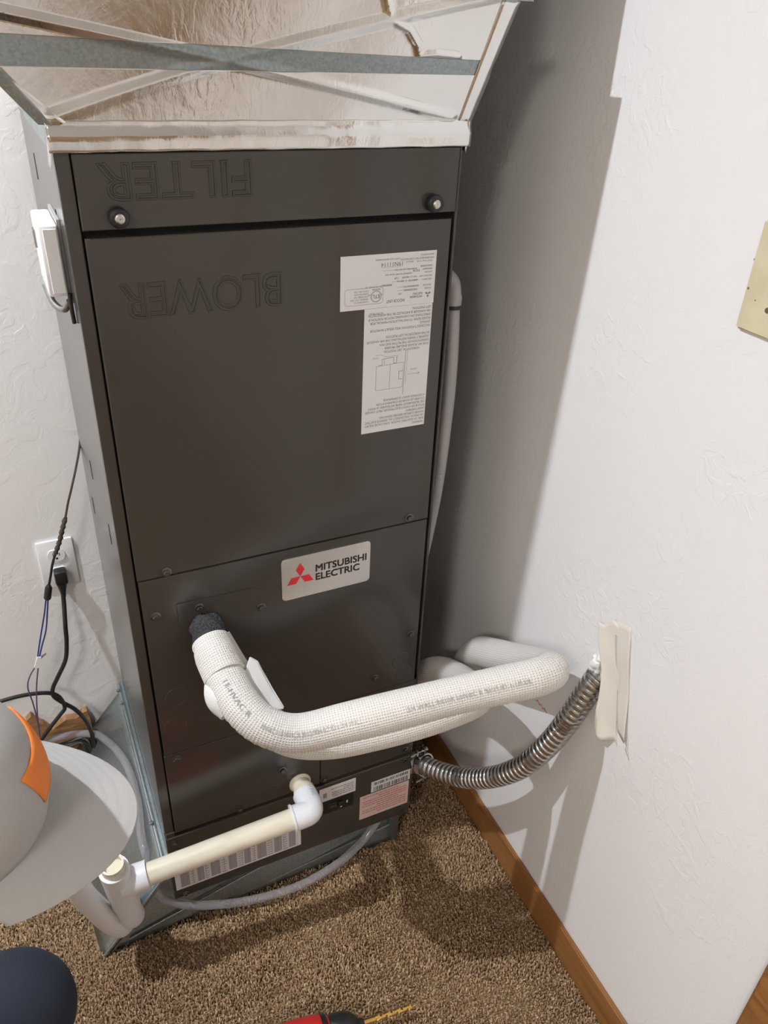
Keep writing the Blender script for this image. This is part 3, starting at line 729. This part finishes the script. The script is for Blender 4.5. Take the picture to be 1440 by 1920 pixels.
grid_sheet('torn_paper', lambda u, v: tp(-.398 - .014 * u * (1 - v), .622 + .03 * v - .012 * u, .0006 + .001 * u), 4, 6, 'paint_plain', TPm, .0004)
SE = thing('sealant_blob', 'lumpy white sealant crumbs where the steel conduit enters the wall', 'sealant', (.70, -.30, .72))
for (y, z, r) in ((-.298, .728, .011), (-.292, .716, .009), (-.302, .742, .008), (-.289, .706, .007), (-.300, .712, .006), (-.290, .735, .006)):
    bm = BM(); bmesh.ops.create_icosphere(bm, subdivisions=2, radius=r, matrix=Matrix.Translation((XW(y) - r * .55, y, z)))
    for v in bm.verts: v.co += Vector(rng.normal(0, r * .10, 3))
    obj('crumb', bm, 'sealant', SE, True)

# ------------------------------------------------------------------ condensate drain
DR = thing('drain_pipe', 'cream PVC drain pipe with white elbow and tee in front of the cabinet', 'pipe', (.11, -.06, .2))
bm = BM(); lathe(bm, (.272, -.004, .312), (0, -1, .10), [(0, .022), (.004, .023), (.008, .019), (.022, .0185), (.024, .0215), (.044, .0225)], 28); obj('adapter', bm, 'pvc_cream', DR, True)
PE = (.274, -.078, .318)      # elbow centre
tube('elbow', [(.2700, -.040, .3155), (.270, -.058, .317), (.2695, -.072, .318), (.264, -.083, .3178), (.248, -.0845, .3165), (.228, -.0830, .3145)], .0245, 'pvc_white', DR, 32, .003)
bm = BM(); acyl(bm, (.240, -.084, .3155), (-.060, -.071, .2880), .0205, seg=32); obj('straight_pipe', bm, 'pvc_cream', DR, True)
for a, b, r0 in (((.2275, -.0830, .3144), (.2315, -.0832, .3147), .0272),):
    bm = BM(); acyl(bm, a, b, r0, seg=32); obj('elbow_lip', bm, 'pvc_white', DR, True)
# tee: hub takes the pipe, body drops toward the plenum corner
tb0, tb1 = Vector((-.100, -.070, .335)), Vector((-.092, -.050, .205))
bm = BM(); acyl(bm, (-.046, -.0715, .2895), (-.094, -.068, .2850), .0262, seg=32); acyl(bm, tb0, tb1, .0262, seg=32); obj('tee', bm, 'pvc_white', DR, True)
bm = BM(); d_ = (tb0 - tb1).normalized(); lathe(bm, tb0 - d_ * .01, d_, [(0, .0205), (.030, .0205), (.0301, .0165), (.015, .0165)], 28); obj('vent_stub', bm, 'pvc_cream', DR, True)
tube('lower_elbow', [tb1 + d_ * .012, tb1 - d_ * .012, tb1 - d_ * .045, tb1 - d_ * .070 + Vector((.001, .004, 0)), tb1 - d_ * .088 + Vector((-.004, .022, 0)), tb1 - d_ * .092 + Vector((-.006, .050, 0))], .0240, 'pvc_white', DR, 30, .003)
tube('trap_bend', [(-.166, -.064, .330), (-.156, -.060, .272), (-.142, -.052, .215), (-.128, -.044, .160), (-.112, -.036, .118), (-.102, -.020, .100)], .0215, 'pvc_white', DR, 28, .004)
pe_path, pe_q = spline([(.2735, -.074, .318), (.266, -.083, .3178), (.250, -.0845, .3165), (.230, -.0830, .3145)], .003)
print_on_tube('1" PVC', *spline([(.2725, -.040, .3155), (.273, -.060, .317), (.2735, -.076, .318)], .003), .004, .006, cam_angle(*spline([(.2725, -.040, .3155), (.273, -.060, .317), (.2735, -.076, .318)], .003), .02, (.2, -.3, .9)), .0256, False, 'ink_grey', DR, .028, 'fitting_print')

# clear vinyl tube
tb, _, _ = tube('vinyl_tube', [(-.32, .43, .02), (-.270, .478, .075), (-.205, .490, .122), (-.140, .478, .143), (-.084, .452, .147), (-.064, .406, .162), (-.047, .353, .178), (-.032, .275, .190), (-.030, .186, .184), (-.038, .117, .166), (-.038, .079, .154), (-.036, .040, .132),
    (-.030, .006, .104), (-.008, .002, .074), (.030, -.008, .052), (.075, -.016, .036), (.130, -.026, .026), (.200, -.034, .020), (.270, -.034, .018), (.350, -.022, .022), (.405, -.008, .035), (.440, .002, .056), (.463, .010, .078), (.475, .022, .084)], .0088, 'vinyl', None, 18, .006)
tag(tb, 'clear vinyl drain tube looping around the foot of the plenum', 'tube')

# ------------------------------------------------------------------ grey conduit on the right of the cabinet
GC = thing('grey_conduit', 'grey plastic conduit strapped to the right side of the cabinet', 'conduit', (.552, .06, .8))
tube('conduit_pipe', [(.560, .040, 1.262), (.562, .035, 1.20), (.563, .032, 1.12), (.562, .034, 1.02), (.560, .038, .93), (.556, .046, .84), (.551, .060, .74), (.549, .085, .66), (.549, .14, .58)], .0122, 'pvc_grey', GC, 20, .01)
bm = BM(); 
eo = tube('elbow', [(.533, .046, 1.296), (.548, .044, 1.294), (.557, .042, 1.285), (.560, .040, 1.268), (.560, .0395, 1.252)], lambda s, a: np.full(len(a), .0138 if s < .05 else .0152), 'pvc_grey', GC, 20, .003); bm.free()
bm = BM(); lathe(bm, (.560, .0395, 1.252), (0, 0, -1), [(0, .0135), (0, .0152), (.006, .0152), (.006, .0135)], 24); ct = obj('cable_tie', bm, 'black_plastic', GC); ct['label'] = 'black cable tie'
gp, gq = spline([(.562, .034, 1.02), (.560, .038, .93), (.556, .046, .84)], .005)
for i, t in enumerate(('ETL', 'E 2142', 'CSA', 'R C', 'N12', 'SCH 40')): print_on_tube(t, gp, gq, .030 + i * .016, .012, cam_angle(gp, gq, .08, (-.3, -.9, .3)), .0114, False, 'ink_grey', GC, .008, 'conduit_print')

# ------------------------------------------------------------------ white switch box on the left side
SB = thing('switch_box', 'small white disconnect box on the left side of the cabinet', 'switch box', (-.015, .10, 1.30))
box('back_box', (-.004, .066, 1.300), (-.0003, .170, 1.402), 'pvc_grey', SB)
bm = BM(); abox(bm, (-.0275, .058, 1.309), (-.0045, .165, 1.397), .003, 2); obj('cover', bm, 'plastic_white', SB, True)
box('cover_lip', (-.0225, .0570, 1.313), (-.0065, .0585, 1.393), 'plastic_white', SB, .0005)
tube('cable_clamp', [(-.026, .14, 1.303), (-.022, .10, 1.290), (-.012, .075, 1.287), (-.004, .066, 1.300)], .0045, 'dark_steel', SB, 10, .004)
tube('cable_strap', [(-.003, .060, 1.312), (-.0035, .060, 1.290), (-.003, .061, 1.272)], .0028, 'rubber_black', SB, 8, .004)
box('side_tab', (-.030, .13, 1.355), (-.0255, .15, 1.378), 'dark_steel', SB, .001)

# ------------------------------------------------------------------ wall outlet, cords
WO = thing('wall_outlet', 'white duplex outlet with one cord plugged in on the back wall', 'outlet', (-.085, YB, .61))
bm = BM(); abox(bm, (-.1225, YB - .0065, .5475), (-.0485, YB - .0002, .668), .003, 2); obj('cover_plate', bm, 'plastic_white', WO, True)
for z in (.631, .586):
    pts = []
    for i in range(28):
        a = 2 * PI * i / 28; pts.append((-.0855 + .0175 * math.cos(a), max(-.0145, min(.0145, .0175 * math.sin(a)))))
    bm = BM(); prism(bm, [(x, YB - .0062, z + dz) for x, dz in pts], (0, -.0030, 0)); rc = obj('receptacle', bm, 'plastic_white', WO)
    bm = BM(); abox(bm, (-.0925, YB - .0096, z - .001), (-.0910, YB - .0085, z + .007)); abox(bm, (-.0800, YB - .0096, z - .001), (-.0785, YB - .0085, z + .006)); acyl(bm, (-.0855, YB - .0085, z - .007), (-.0855, YB - .0096, z - .007), .0026, seg=12)
    obj('slots', bm, 'ink_black', rc)
bm = BM(); lathe(bm, (-.0855, YB - .0064, .6085), (0, -1, 0), [(0, .003), (.001, .0028)], 12); obj('plate_screw', bm, 'plastic_white', WO)
PC = thing('power_cord', 'thick black power cord hanging from the wall outlet plug', 'cord', (-.09, .48, .3))
bm = BM()
abox(bm, (-.0985, YB - .034, .568), (-.0725, YB - .0085, .602), .005, 2); lathe(bm, (-.0865, YB - .026, .570), (-.05, -.05, -1), [(0, .011), (.010, .0088), (.022, .0062), (.034, .005)], 14)
pg = obj('plug', bm, 'rubber_black', PC, True)
tube('cord', [(-.0875, .493, .555), (-.091, .485, .520), (-.098, .468, .470), (-.102, .462, .435), (-.112, .460, .388), (-.135, .460, .345), (-.151, .460, .315), (-.153, .462, .290), (-.138, .464, .262), (-.115, .462, .232), (-.098, .455, .195), (-.092, .445, .165), (-.092, .44, .12)], .0048, 'rubber_black', PC, 12, .006)
LC = thing('looped_cord', 'black cord looping sideways behind the clear tube near the back wall', 'cord', (-.2, .46, .2))
tube('cord', [(-.30, .45, .32), (-.25, .455, .322), (-.205, .458, .318), (-.163, .459, .306), (-.142, .459, .286), (-.136, .459, .250), (-.148, .457, .235), (-.170, .455, .212), (-.200, .45, .180), (-.235, .44, .14)], .0045, 'rubber_black', LC, 12, .006)
CC = thing('coiled_cable', 'coil of thin black cable lying behind the clear tube', 'cable', (-.15, .46, .04))
pts = []
for i in range(110):
    a = i * .30; r = .050 + .012 * math.sin(i * .37) ; pts.append((-.150 + r * 1.05 * math.cos(a), .440 + r * .45 * math.sin(a), .100 + .008 * math.sin(i * .9) + .0001 * i + .030 * math.sin(a)))
tube('cable', pts, .0036, 'rubber_black', CC, 8, .006)
WH = thing('wire_harness', 'thin taped sensor wire running down past the outlet', 'wire', (-.08, .47, .5))
tube('taped_wire', [(.004, .503, .905), (-.002, .492, .884), (-.016, .475, .850), (-.030, .462, .818), (-.044, .457, .783), (-.054, .455, .752)], .0024, 'tape_brown', WH, 8, .006)
tube('taped_splice', [(-.054, .455, .752), (-.064, .452, .728), (-.074, .450, .702), (-.086, .450, .676)], lambda s, a: .0044 + .0012 * np.sin(s * 500 + a * 2), 'tape_brown', WH, 10, .003)
tube('black_lead', [(-.086, .450, .676), (-.096, .450, .652), (-.104, .450, .625), (-.112, .450, .600)], .0026, 'rubber_black', WH, 8, .006)
bm = BM(); lathe(bm, (-.111, .450, .604), (-.26, 0, -1), [(0, .003), (.008, .0072), (.034, .0076), (.038, .005)], 12); obj('connector', bm, 'rubber_black', WH, True)
for k in (-1, 1):
    tube('blue_wire', [(-.121 + k * .002, .45, .568), (-.130 + k * .003, .45, .530), (-.141 + k * .0045, .449, .490), (-.154 + k * .003, .448, .452), (-.166 + k * .0015, .448, .415)], .0016, 'wire_blue', WH, 8, .006)
    tube('dark_wire', [(-.168 + k * .0015, .448, .405), (-.182 + k * .008, .448, .375), (-.190 + k * .009, .448, .345), (-.193 + k * .004, .447, .300), (-.196 + k * .001, .445, .255), (-.20, .44, .2)], .0015, 'wire_purple', WH, 8, .006)
bm = BM(); prism(bm, [(-.176, .444, .398), (-.168, .444, .396), (-.158, .444, .424), (-.166, .444, .426)], (0, .008, 0)); obj('white_tag', bm, 'plastic_white', WH)
bm = BM(); prism(bm, [(-.164, .447, .414), (-.147, .450, .424), (-.147, .450, .428), (-.160, .447, .424)], (0, .001, 0)); obj('tag_tail', bm, 'label_grey', WH)

# stained wood offcut with a ragged top against the back wall
bm = BM()
top = [(-.212, .212), (-.200, .186), (-.190, .176), (-.176, .150), (-.165, .158), (-.140, .172), (-.118, .166), (-.100, .180), (-.091, .182), (-.088, .150)]
prism(bm, [(-.088, YB - .001, FZ), (-.225, YB - .001, FZ), (-.225, YB - .001, .20)] + [(x, YB - .001, z) for x, z in top], (0, -.018, 0))
tag(obj('wood_offcut', bm, 'wood_raw'), 'ragged brown wood offcut standing against the back wall below the outlet', 'wood')

# ------------------------------------------------------------------ ivory wall plate
IP = thing('wall_plate', 'yellowed ivory blank cover plate at the right edge of the wall', 'wall plate', (XW(-.43), -.43, 1.40))
bm = BM(); y0, y1, z0, z1 = -.386, -.464, 1.334, 1.458
prism(bm, [(XW(y0) - .0070, y0, z0), (XW(y1) - .0070, y1, z0), (XW(y1) - .0003, y1, z0), (XW(y0) - .0003, y0, z0)], (0, 0, z1 - z0)); bmesh.ops.bevel(bm, geom=bm.edges[:], offset=.003, segments=2, affect='EDGES')
obj('cover_plate', bm, 'plastic_ivory', IP, True)
for z in (1.366, 1.426):
    bm = BM(); lathe(bm, (XW(-.425) - .0068, -.425, z), (-1, 0, 0), [(0, .0034), (.001, .003)], 12); obj('plate_screw', bm, 'spot_brown', IP)
for y, z, r in ((-.391, 1.382, .0016), (-.383, 1.412, .0016), (-.405, 1.372, .0010)):
    bm = BM(); lathe(bm, (XW(y) - (.0069 if y < -.386 else .0), y, z), (-1, 0, 0), [(0, r), (.0004, r * .7)], 8); obj('stain', bm, 'spot_brown', IP)

# ------------------------------------------------------------------ cordless drill
DT, DD = Vector((.371, -.366, .033)), Vector((-.992, .118, .02)).normalized()
DRL = thing('cordless_drill', 'red and black cordless drill with a gold twist bit lying on the carpet', 'drill', (.13, -.345, .0))
def along(t): return DT + DD * t
bm = BM(); n = 70; seg = 12; rings = []
for i in range(n + 1):
    t = .105 * i / n; r = .0058 if t > .012 else .0006 + .0052 * t / .012; c = along(t); ph = t * 150
    ring = []
    for j in range(seg):
        a = 2 * PI * j / seg; rr = r * (1 - (.34 if t < .082 else 0) * max(0, math.cos(2 * (a - ph))) ** 2)
        ring.append(bm.verts.new(c + Vector((0, 0, 1)) * math.sin(a) * rr + Vector((.115, .992, 0)) * math.cos(a) * rr))
    rings.append(ring)
for A, B in zip(rings, rings[1:]):
    for j in range(seg): bm.faces.new((A[j], A[(j + 1) % seg], B[(j + 1) % seg], B[j]))
bm.faces.new(rings[0]); bm.faces.new(rings[-1]); obj('drill_bit', bm, 'gold', DRL, True)
bm = BM(); lathe(bm, along(.104), DD, [(0, .005), (.004, .0085), (.010, .009), (.012, .014), (.024, .024), (.036, .029), (.060, .0300), (.066, .027)], 28); obj('chuck', bm, 'black_plastic', DRL, True)
bm = BM(); lathe(bm, along(.170), DD, [(0, .0285), (.006, .034), (.030, .037), (.060, .0385), (.125, .0390), (.150, .035), (.158, .022)], 28); obj('motor_housing', bm, 'drill_red', DRL, True)
bm = BM(); lathe(bm, along(.172), DD, [(0, .0292), (.004, .0352), (.012, .0362), (.013, .0350)], 28); obj('clutch_ring', bm, 'black_plastic', DRL, True)
hb = along(.285) + Vector((0, -.004, 0)); bm = BM(); abox(bm, hb + Vector((-.020, -.125, -.017)), hb + Vector((.020, -.015, .017)), .008, 3); obj('handle', bm, 'black_plastic', DRL, True)
bm = BM(); abox(bm, hb + Vector((.016, -.065, -.009)), hb + Vector((.028, -.034, .009)), .003, 2); obj('trigger', bm, 'drill_red', DRL, True)
bm = BM(); abox(bm, hb + Vector((-.045, -.180, -.034)), hb + Vector((.055, -.122, .032)), .006, 2); obj('battery_pack', bm, 'drill_red', DRL, True)

# ------------------------------------------------------------------ the person kneeling at the left edge
def skin_mesh(name, chains, mirror=None):
    """chains: lists of (x,y,z,r) ; the first chain's first vertex is the root; equal points are welded"""
    vs, rs, es, idx = [], [], [], {}
    def vid(p):
        k = tuple(round(c, 4) for c in p[:3])
        if k not in idx: idx[k] = len(vs); vs.append(k); rs.append(p[3])
        return idx[k]
    for ch in chains:
        ids = [vid(p) for p in ch]; es += [(a, b) for a, b in zip(ids, ids[1:])]
    me = bpy.data.meshes.new(name); me.from_pydata(vs, es, []); o = bpy.data.objects.new(name, me); col.objects.link(o)
    md = o.modifiers.new('s', 'SKIN'); md.use_smooth_shade = True; md.branch_smoothing = .4
    for i, d in enumerate(me.skin_vertices[0].data): r = rs[i]; d.radius = r if isinstance(r, tuple) else (r, r); d.use_root = (i == 0)
    sb = o.modifiers.new('d', 'SUBSURF'); sb.levels = 2; sb.render_levels = 2
    bpy.context.view_layer.update()
    out = bpy.data.meshes.new_from_object(o.evaluated_get(bpy.context.evaluated_depsgraph_get()))
    bpy.data.objects.remove(o); bpy.data.meshes.remove(me)
    return out
def ell(bm, c, r, rot=None, su=20, sv=14):
    mt = Matrix.Translation(c) @ (rot.to_4x4() if rot else Matrix.Identity(4)) @ Matrix.Diagonal((*r, 1))
    bmesh.ops.create_uvsphere(bm, u_segments=su, v_segments=sv, radius=1, matrix=mt)
def remesh(name, bm, vox):
    me = bpy.data.meshes.new(name); bm.to_mesh(me); bm.free(); o = bpy.data.objects.new(name, me); col.objects.link(o)
    md = o.modifiers.new('r', 'REMESH'); md.mode = 'VOXEL'; md.voxel_size = vox; md.use_smooth_shade = True
    s = o.modifiers.new('s', 'SMOOTH'); s.iterations = 4; s.factor = .5
    bpy.context.view_layer.update()
    out = bpy.data.meshes.new_from_object(o.evaluated_get(bpy.context.evaluated_depsgraph_get()))
    bpy.data.objects.remove(o); bpy.data.meshes.remove(me)
    b = bmesh.new(); b.from_mesh(out); left = set(b.verts); best = []
    while left:                                   # keep the one big surface, drop stray bubbles
        st = [left.pop()]; isl = list(st)
        while st:
            for e in st.pop().link_edges:
                for q in e.verts:
                    if q in left: left.remove(q); st.append(q); isl.append(q)
        if len(isl) > len(best): best = isl
    best = set(best); bmesh.ops.delete(b, geom=[q for q in b.verts if q not in best], context='VERTS')
    b.to_mesh(out); b.free(); return out
# head frame: f forward, s to the wearer's left, n up
hf = Vector((.955, -.16, -.25)).normalized(); hs_ = Vector((.2, .96, .17)); hs_ = (hs_ - hf * hs_.dot(hf)).normalized(); hn = hf.cross(hs_)
HR = Matrix((hf, hs_, hn)).transposed()
Mb = Vector((-.136, -.530, 1.066))                 # middle of the bill's root on the forehead
HCN = Mb - hf * .088 - hn * .005                    # centre of the crown's rim
hd = lambda a, b, c: HCN + hf * a + hs_ * b + hn * c
pel, che, nek = (-.74, -.60, .40), (-.53, -.59, .72), tuple(hd(-.055, 0, -.13))
hipL, kneL, ankL = (-.71, -.50, .40), (-.254, -.322, .460), (-.325, -.375, .075)
hipR, kneR, ankR = (-.71, -.70, .38), (-.42, -.76, .065), (-.83, -.79, .055)
shL, elL, wrL = (-.475, -.410, .800), (-.56, -.345, .545), (-.485, -.425, .545)
shR, elR, wrR = (-.495, -.775, .790), (-.52, -.87, .540), (-.50, -.775, .375)
def hand(wr, d, palm_n, side):
    wr, d, pn = Vector(wr), Vector(d).normalized(), Vector(palm_n).normalized(); sd = d.cross(pn).normalized() * side
    ch = [[(*wr, .024), (*(wr + d * .045), (.034)), (*(wr + d * .085), .034)]]
    for k, (o, ln) in enumerate(((-.030, .075), (-.010, .085), (.010, .080), (.029, .062))):
        a = wr + d * .070 + sd * o * .8; b = wr + d * (.092 + ln * .35) + sd * o + pn * .004; c = b + d * ln * .35 + pn * .014; e = c + d * ln * .22 + pn * .020
        ch.append([(*a, .011), (*b, .0095), (*c, .009), (*e, .008)])
    a = wr + d * .030 - sd * .022; b = wr + d * .060 - sd * .045 + pn * .006; c = wr + d * .088 - sd * .052 + pn * .014
    ch.append([(*a, .014), (*b, .011), (*c, .009)])
    return ch
bm = BM()
trunk = [[(*pel, .12), (-.66, -.598, .52, .115), (-.59, -.594, .63, .12), (*che, .135), (-.48, -.592, .80, .105), (*nek, .055), (*hd(-.01, 0, -.05), .055)],
         [(*pel, .12), (*hipL, .085), (-.50, -.45, .43, .075), (*kneL, .056), (-.30, -.36, .28, .048), (*ankL, .036), (-.25, -.345, .03, .034), (-.16, -.30, .020, .024)],
         [(*pel, .12), (*hipR, .085), (-.56, -.73, .22, .075), (*kneR, .058), (-.62, -.775, .065, .050), (*ankR, .034), (-.90, -.80, .10, .03), (-.93, -.80, .04, .024)],
         [(-.48, -.592, .80, .105), (*shL, .056), (-.525, -.375, .67, .046), (*elL, .040), (-.53, -.38, .545, .036), (*wrL, .026)],
         [(-.48, -.592, .80, .105), (*shR, .056), (-.51, -.825, .66, .046), (*elR, .040), (-.51, -.825, .455, .036), (*wrR, .026)]]
tm = skin_mesh('b', trunk); bm.from_mesh(tm)
for wr, d, pn, sd in ((wrL, (.75, -.1, -.12), (-.1, .1, -1), 1), (wrR, (.1, .25, -1), (-.8, .2, -.3), -1)):
    for ch in hand(wr, d, pn, sd): bm.from_mesh(skin_mesh('h', [ch]))
ell(bm, hd(-.008, 0, -.035), (.098, .076, .115), HR); ell(bm, hd(.035, 0, -.105), (.052, .056, .050), HR)           # skull and jaw
ell(bm, hd(.092, 0, -.062), (.017, .013, .020), HR); ell(bm, hd(.084, 0, -.045), (.012, .008, .022), HR)            # nose
ell(bm, hd(.080, 0, -.098), (.012, .024, .006), HR); ell(bm, hd(.078, 0, -.108), (.012, .021, .006), HR)            # lips
for s_ in (-1, 1):
    ell(bm, hd(-.012, s_ * .078, -.050), (.020, .008, .032), HR); ell(bm, hd(.074, s_ * .034, -.022), (.012, .022, .008), HR)  # ears, brows
person = link('person', remesh('person', bm, .0045), 'skin', None, True)
tag(person, 'person kneeling at the left edge in grey cap and dark navy trousers', 'person')
def grow(ch, k): return [[(*p[:3], p[3] + k) for p in c] for c in ch]
bm = BM()
for ch in ([(*pel, .118), *trunk[1][1:6]], [(*pel, .118), *trunk[2][1:6]], [(-.76, -.60, .36, .115), (*pel, .125), (-.66, -.598, .52, .118)]):
    bm.from_mesh(skin_mesh('t', grow([ch], .022)))
ell(bm, (-.262, -.326, .452), (.088, .084, .082)); ell(bm, (-.74, -.60, .39), (.16, .20, .145)); ell(bm, kneR, (.082, .080, .075))
link('trousers', remesh('t', bm, .008), 'jean', person, True)['label'] = 'dark navy trousers'
bm = BM()
for ch in ([(*pel, .122), *trunk[0][1:5], (*(Vector(nek) * .6 + Vector((-.48, -.592, .80)) * .4), .075), (*nek, .052)], [(-.49, -.53, .79, .085), *trunk[3][1:]], [(-.50, -.65, .785, .085), *trunk[4][1:]]):
    bm.from_mesh(skin_mesh('s', grow([ch], .020)))
ell(bm, (-.50, -.59, .775), (.125, .20, .115)); ell(bm, (-.60, -.594, .62), (.15, .165, .15))
link('shirt', remesh('s', bm, .008), 'shirt', person, True)['label'] = 'grey long-sleeved shirt'
for (hx, hy, hz), d in (((-.345, -.385, .045), Vector((.90, .40, -.02))), ((-.895, -.797, .075), Vector((-.25, -.03, -.97)))):
    d.normalize(); q = Vector((hx, hy, hz)); bm = BM(); sdv = d.cross(Vector((0, 0, 1)) if abs(d.z) < .5 else Vector((1, 0, 0))).normalized(); upv = sdv.cross(d)
    rm = Matrix((d, sdv, upv)).transposed(); ln = 1.0 if abs(d.z) < .5 else .42
    ell(bm, q + d * .02 * ln, (.060 * ln + .01, .042, .052), rm); ell(bm, q + d * .12 * ln - upv * .010, (.105 * ln, .046, .036), rm); ell(bm, q + d * .08 * ln - upv * .034, (.145 * ln, .047, .018), rm)
    link('shoe', remesh('shoe', bm, .006), 'rubber_black', person, True)['label'] = 'black work shoe'
bm = BM(); ell(bm, hd(-.022, 0, -.040), (.090, .080, .085), HR)
for v in list(bm.verts):
    q = HR.transposed() @ (v.co - HCN)
    if q.x > .018 or q.z < -.09: bm.verts.remove(v)
obj('hair', bm, 'hair', person, True)
for s_ in (-1, 1):
    bm = BM(); ell(bm, hd(.080, s_ * .033, -.038), (.010, .013, .009), HR, 12, 8); obj('eye', bm, 'eye', person, True)
# the cap: crown of six sewn panels, curved bill, orange emblem
bm = BM(); nu, nv = 48, 14; rings = []
for j in range(nv + 1):
    t = j / nv * PI / 2; ring = []
    for i in range(nu):
        a = 2 * PI * i / nu; k = math.cos(t) ** .72; seam = 1 - .006 * math.exp(-((((a / (PI / 3)) + .5) % 1 - .5) / .04) ** 2)
        fr_ = 1 + .06 * max(0, math.cos(a)) * math.sin(2 * t)
        ring.append(bm.verts.new(hd(math.cos(a) * .101 * k * seam * fr_ - .008, math.sin(a) * .084 * k * seam, math.sin(t) * .112 - .006)))
    rings.append(ring)
for A, B in zip(rings, rings[1:]):
    for i in range(nu): bm.faces.new((A[i], A[(i + 1) % nu], B[(i + 1) % nu], B[i]))
bmesh.ops.remove_doubles(bm, verts=bm.verts[:], dist=.0005)
cap = obj('cap', bm, 'cap_grey', person, True); cap['label'] = 'light grey baseball cap'
md = cap.modifiers.new('thickness', 'SOLIDIFY'); md.thickness = .003; md.offset = 1
def bill(u, v):
    a = (u - .5) * 2 * 1.08                          # angle across the forehead
    r0 = Vector((math.cos(a) * .100 - .008, math.sin(a) * .083, 0)); ln = .078 * math.cos(a * 1.15) ** .55 if abs(a * 1.15) < PI / 2 else 0
    x = r0.x + ln * v * math.cos(a * .35) + .0; y = r0.y * (1 + .10 * v) + 0
    z = -.004 - .018 * (y / .085) ** 2 * (.4 + .6 * v) - .010 * v + .00012 * math.sin(v * 2 * PI * 7)
    return hd(x, y, z)
bl = grid_sheet('cap_bill', bill, 30, 42, 'cap_grey', cap, .0035)
def emb(u, v):
    a = -.20 + u * 1.02 - .12 * v; t = .36 + v * .42; k = math.cos(t) ** .72; fr_ = 1 + .06 * math.cos(a) * math.sin(2 * t)
    wv = 1 + .0 * u
    return hd(math.cos(a) * (.101 * k * fr_ + .004) - .008, math.sin(a) * (.084 * k + .004), math.sin(t) * .114 - .006)
grid_sheet('cap_emblem', emb, 16, 6, 'emblem_orange', cap, .0015)
bm = BM(); ell(bm, hd(-.008, 0, .107), (.008, .008, .005), HR, 12, 8); obj('cap_button', bm, 'cap_grey', cap, True)
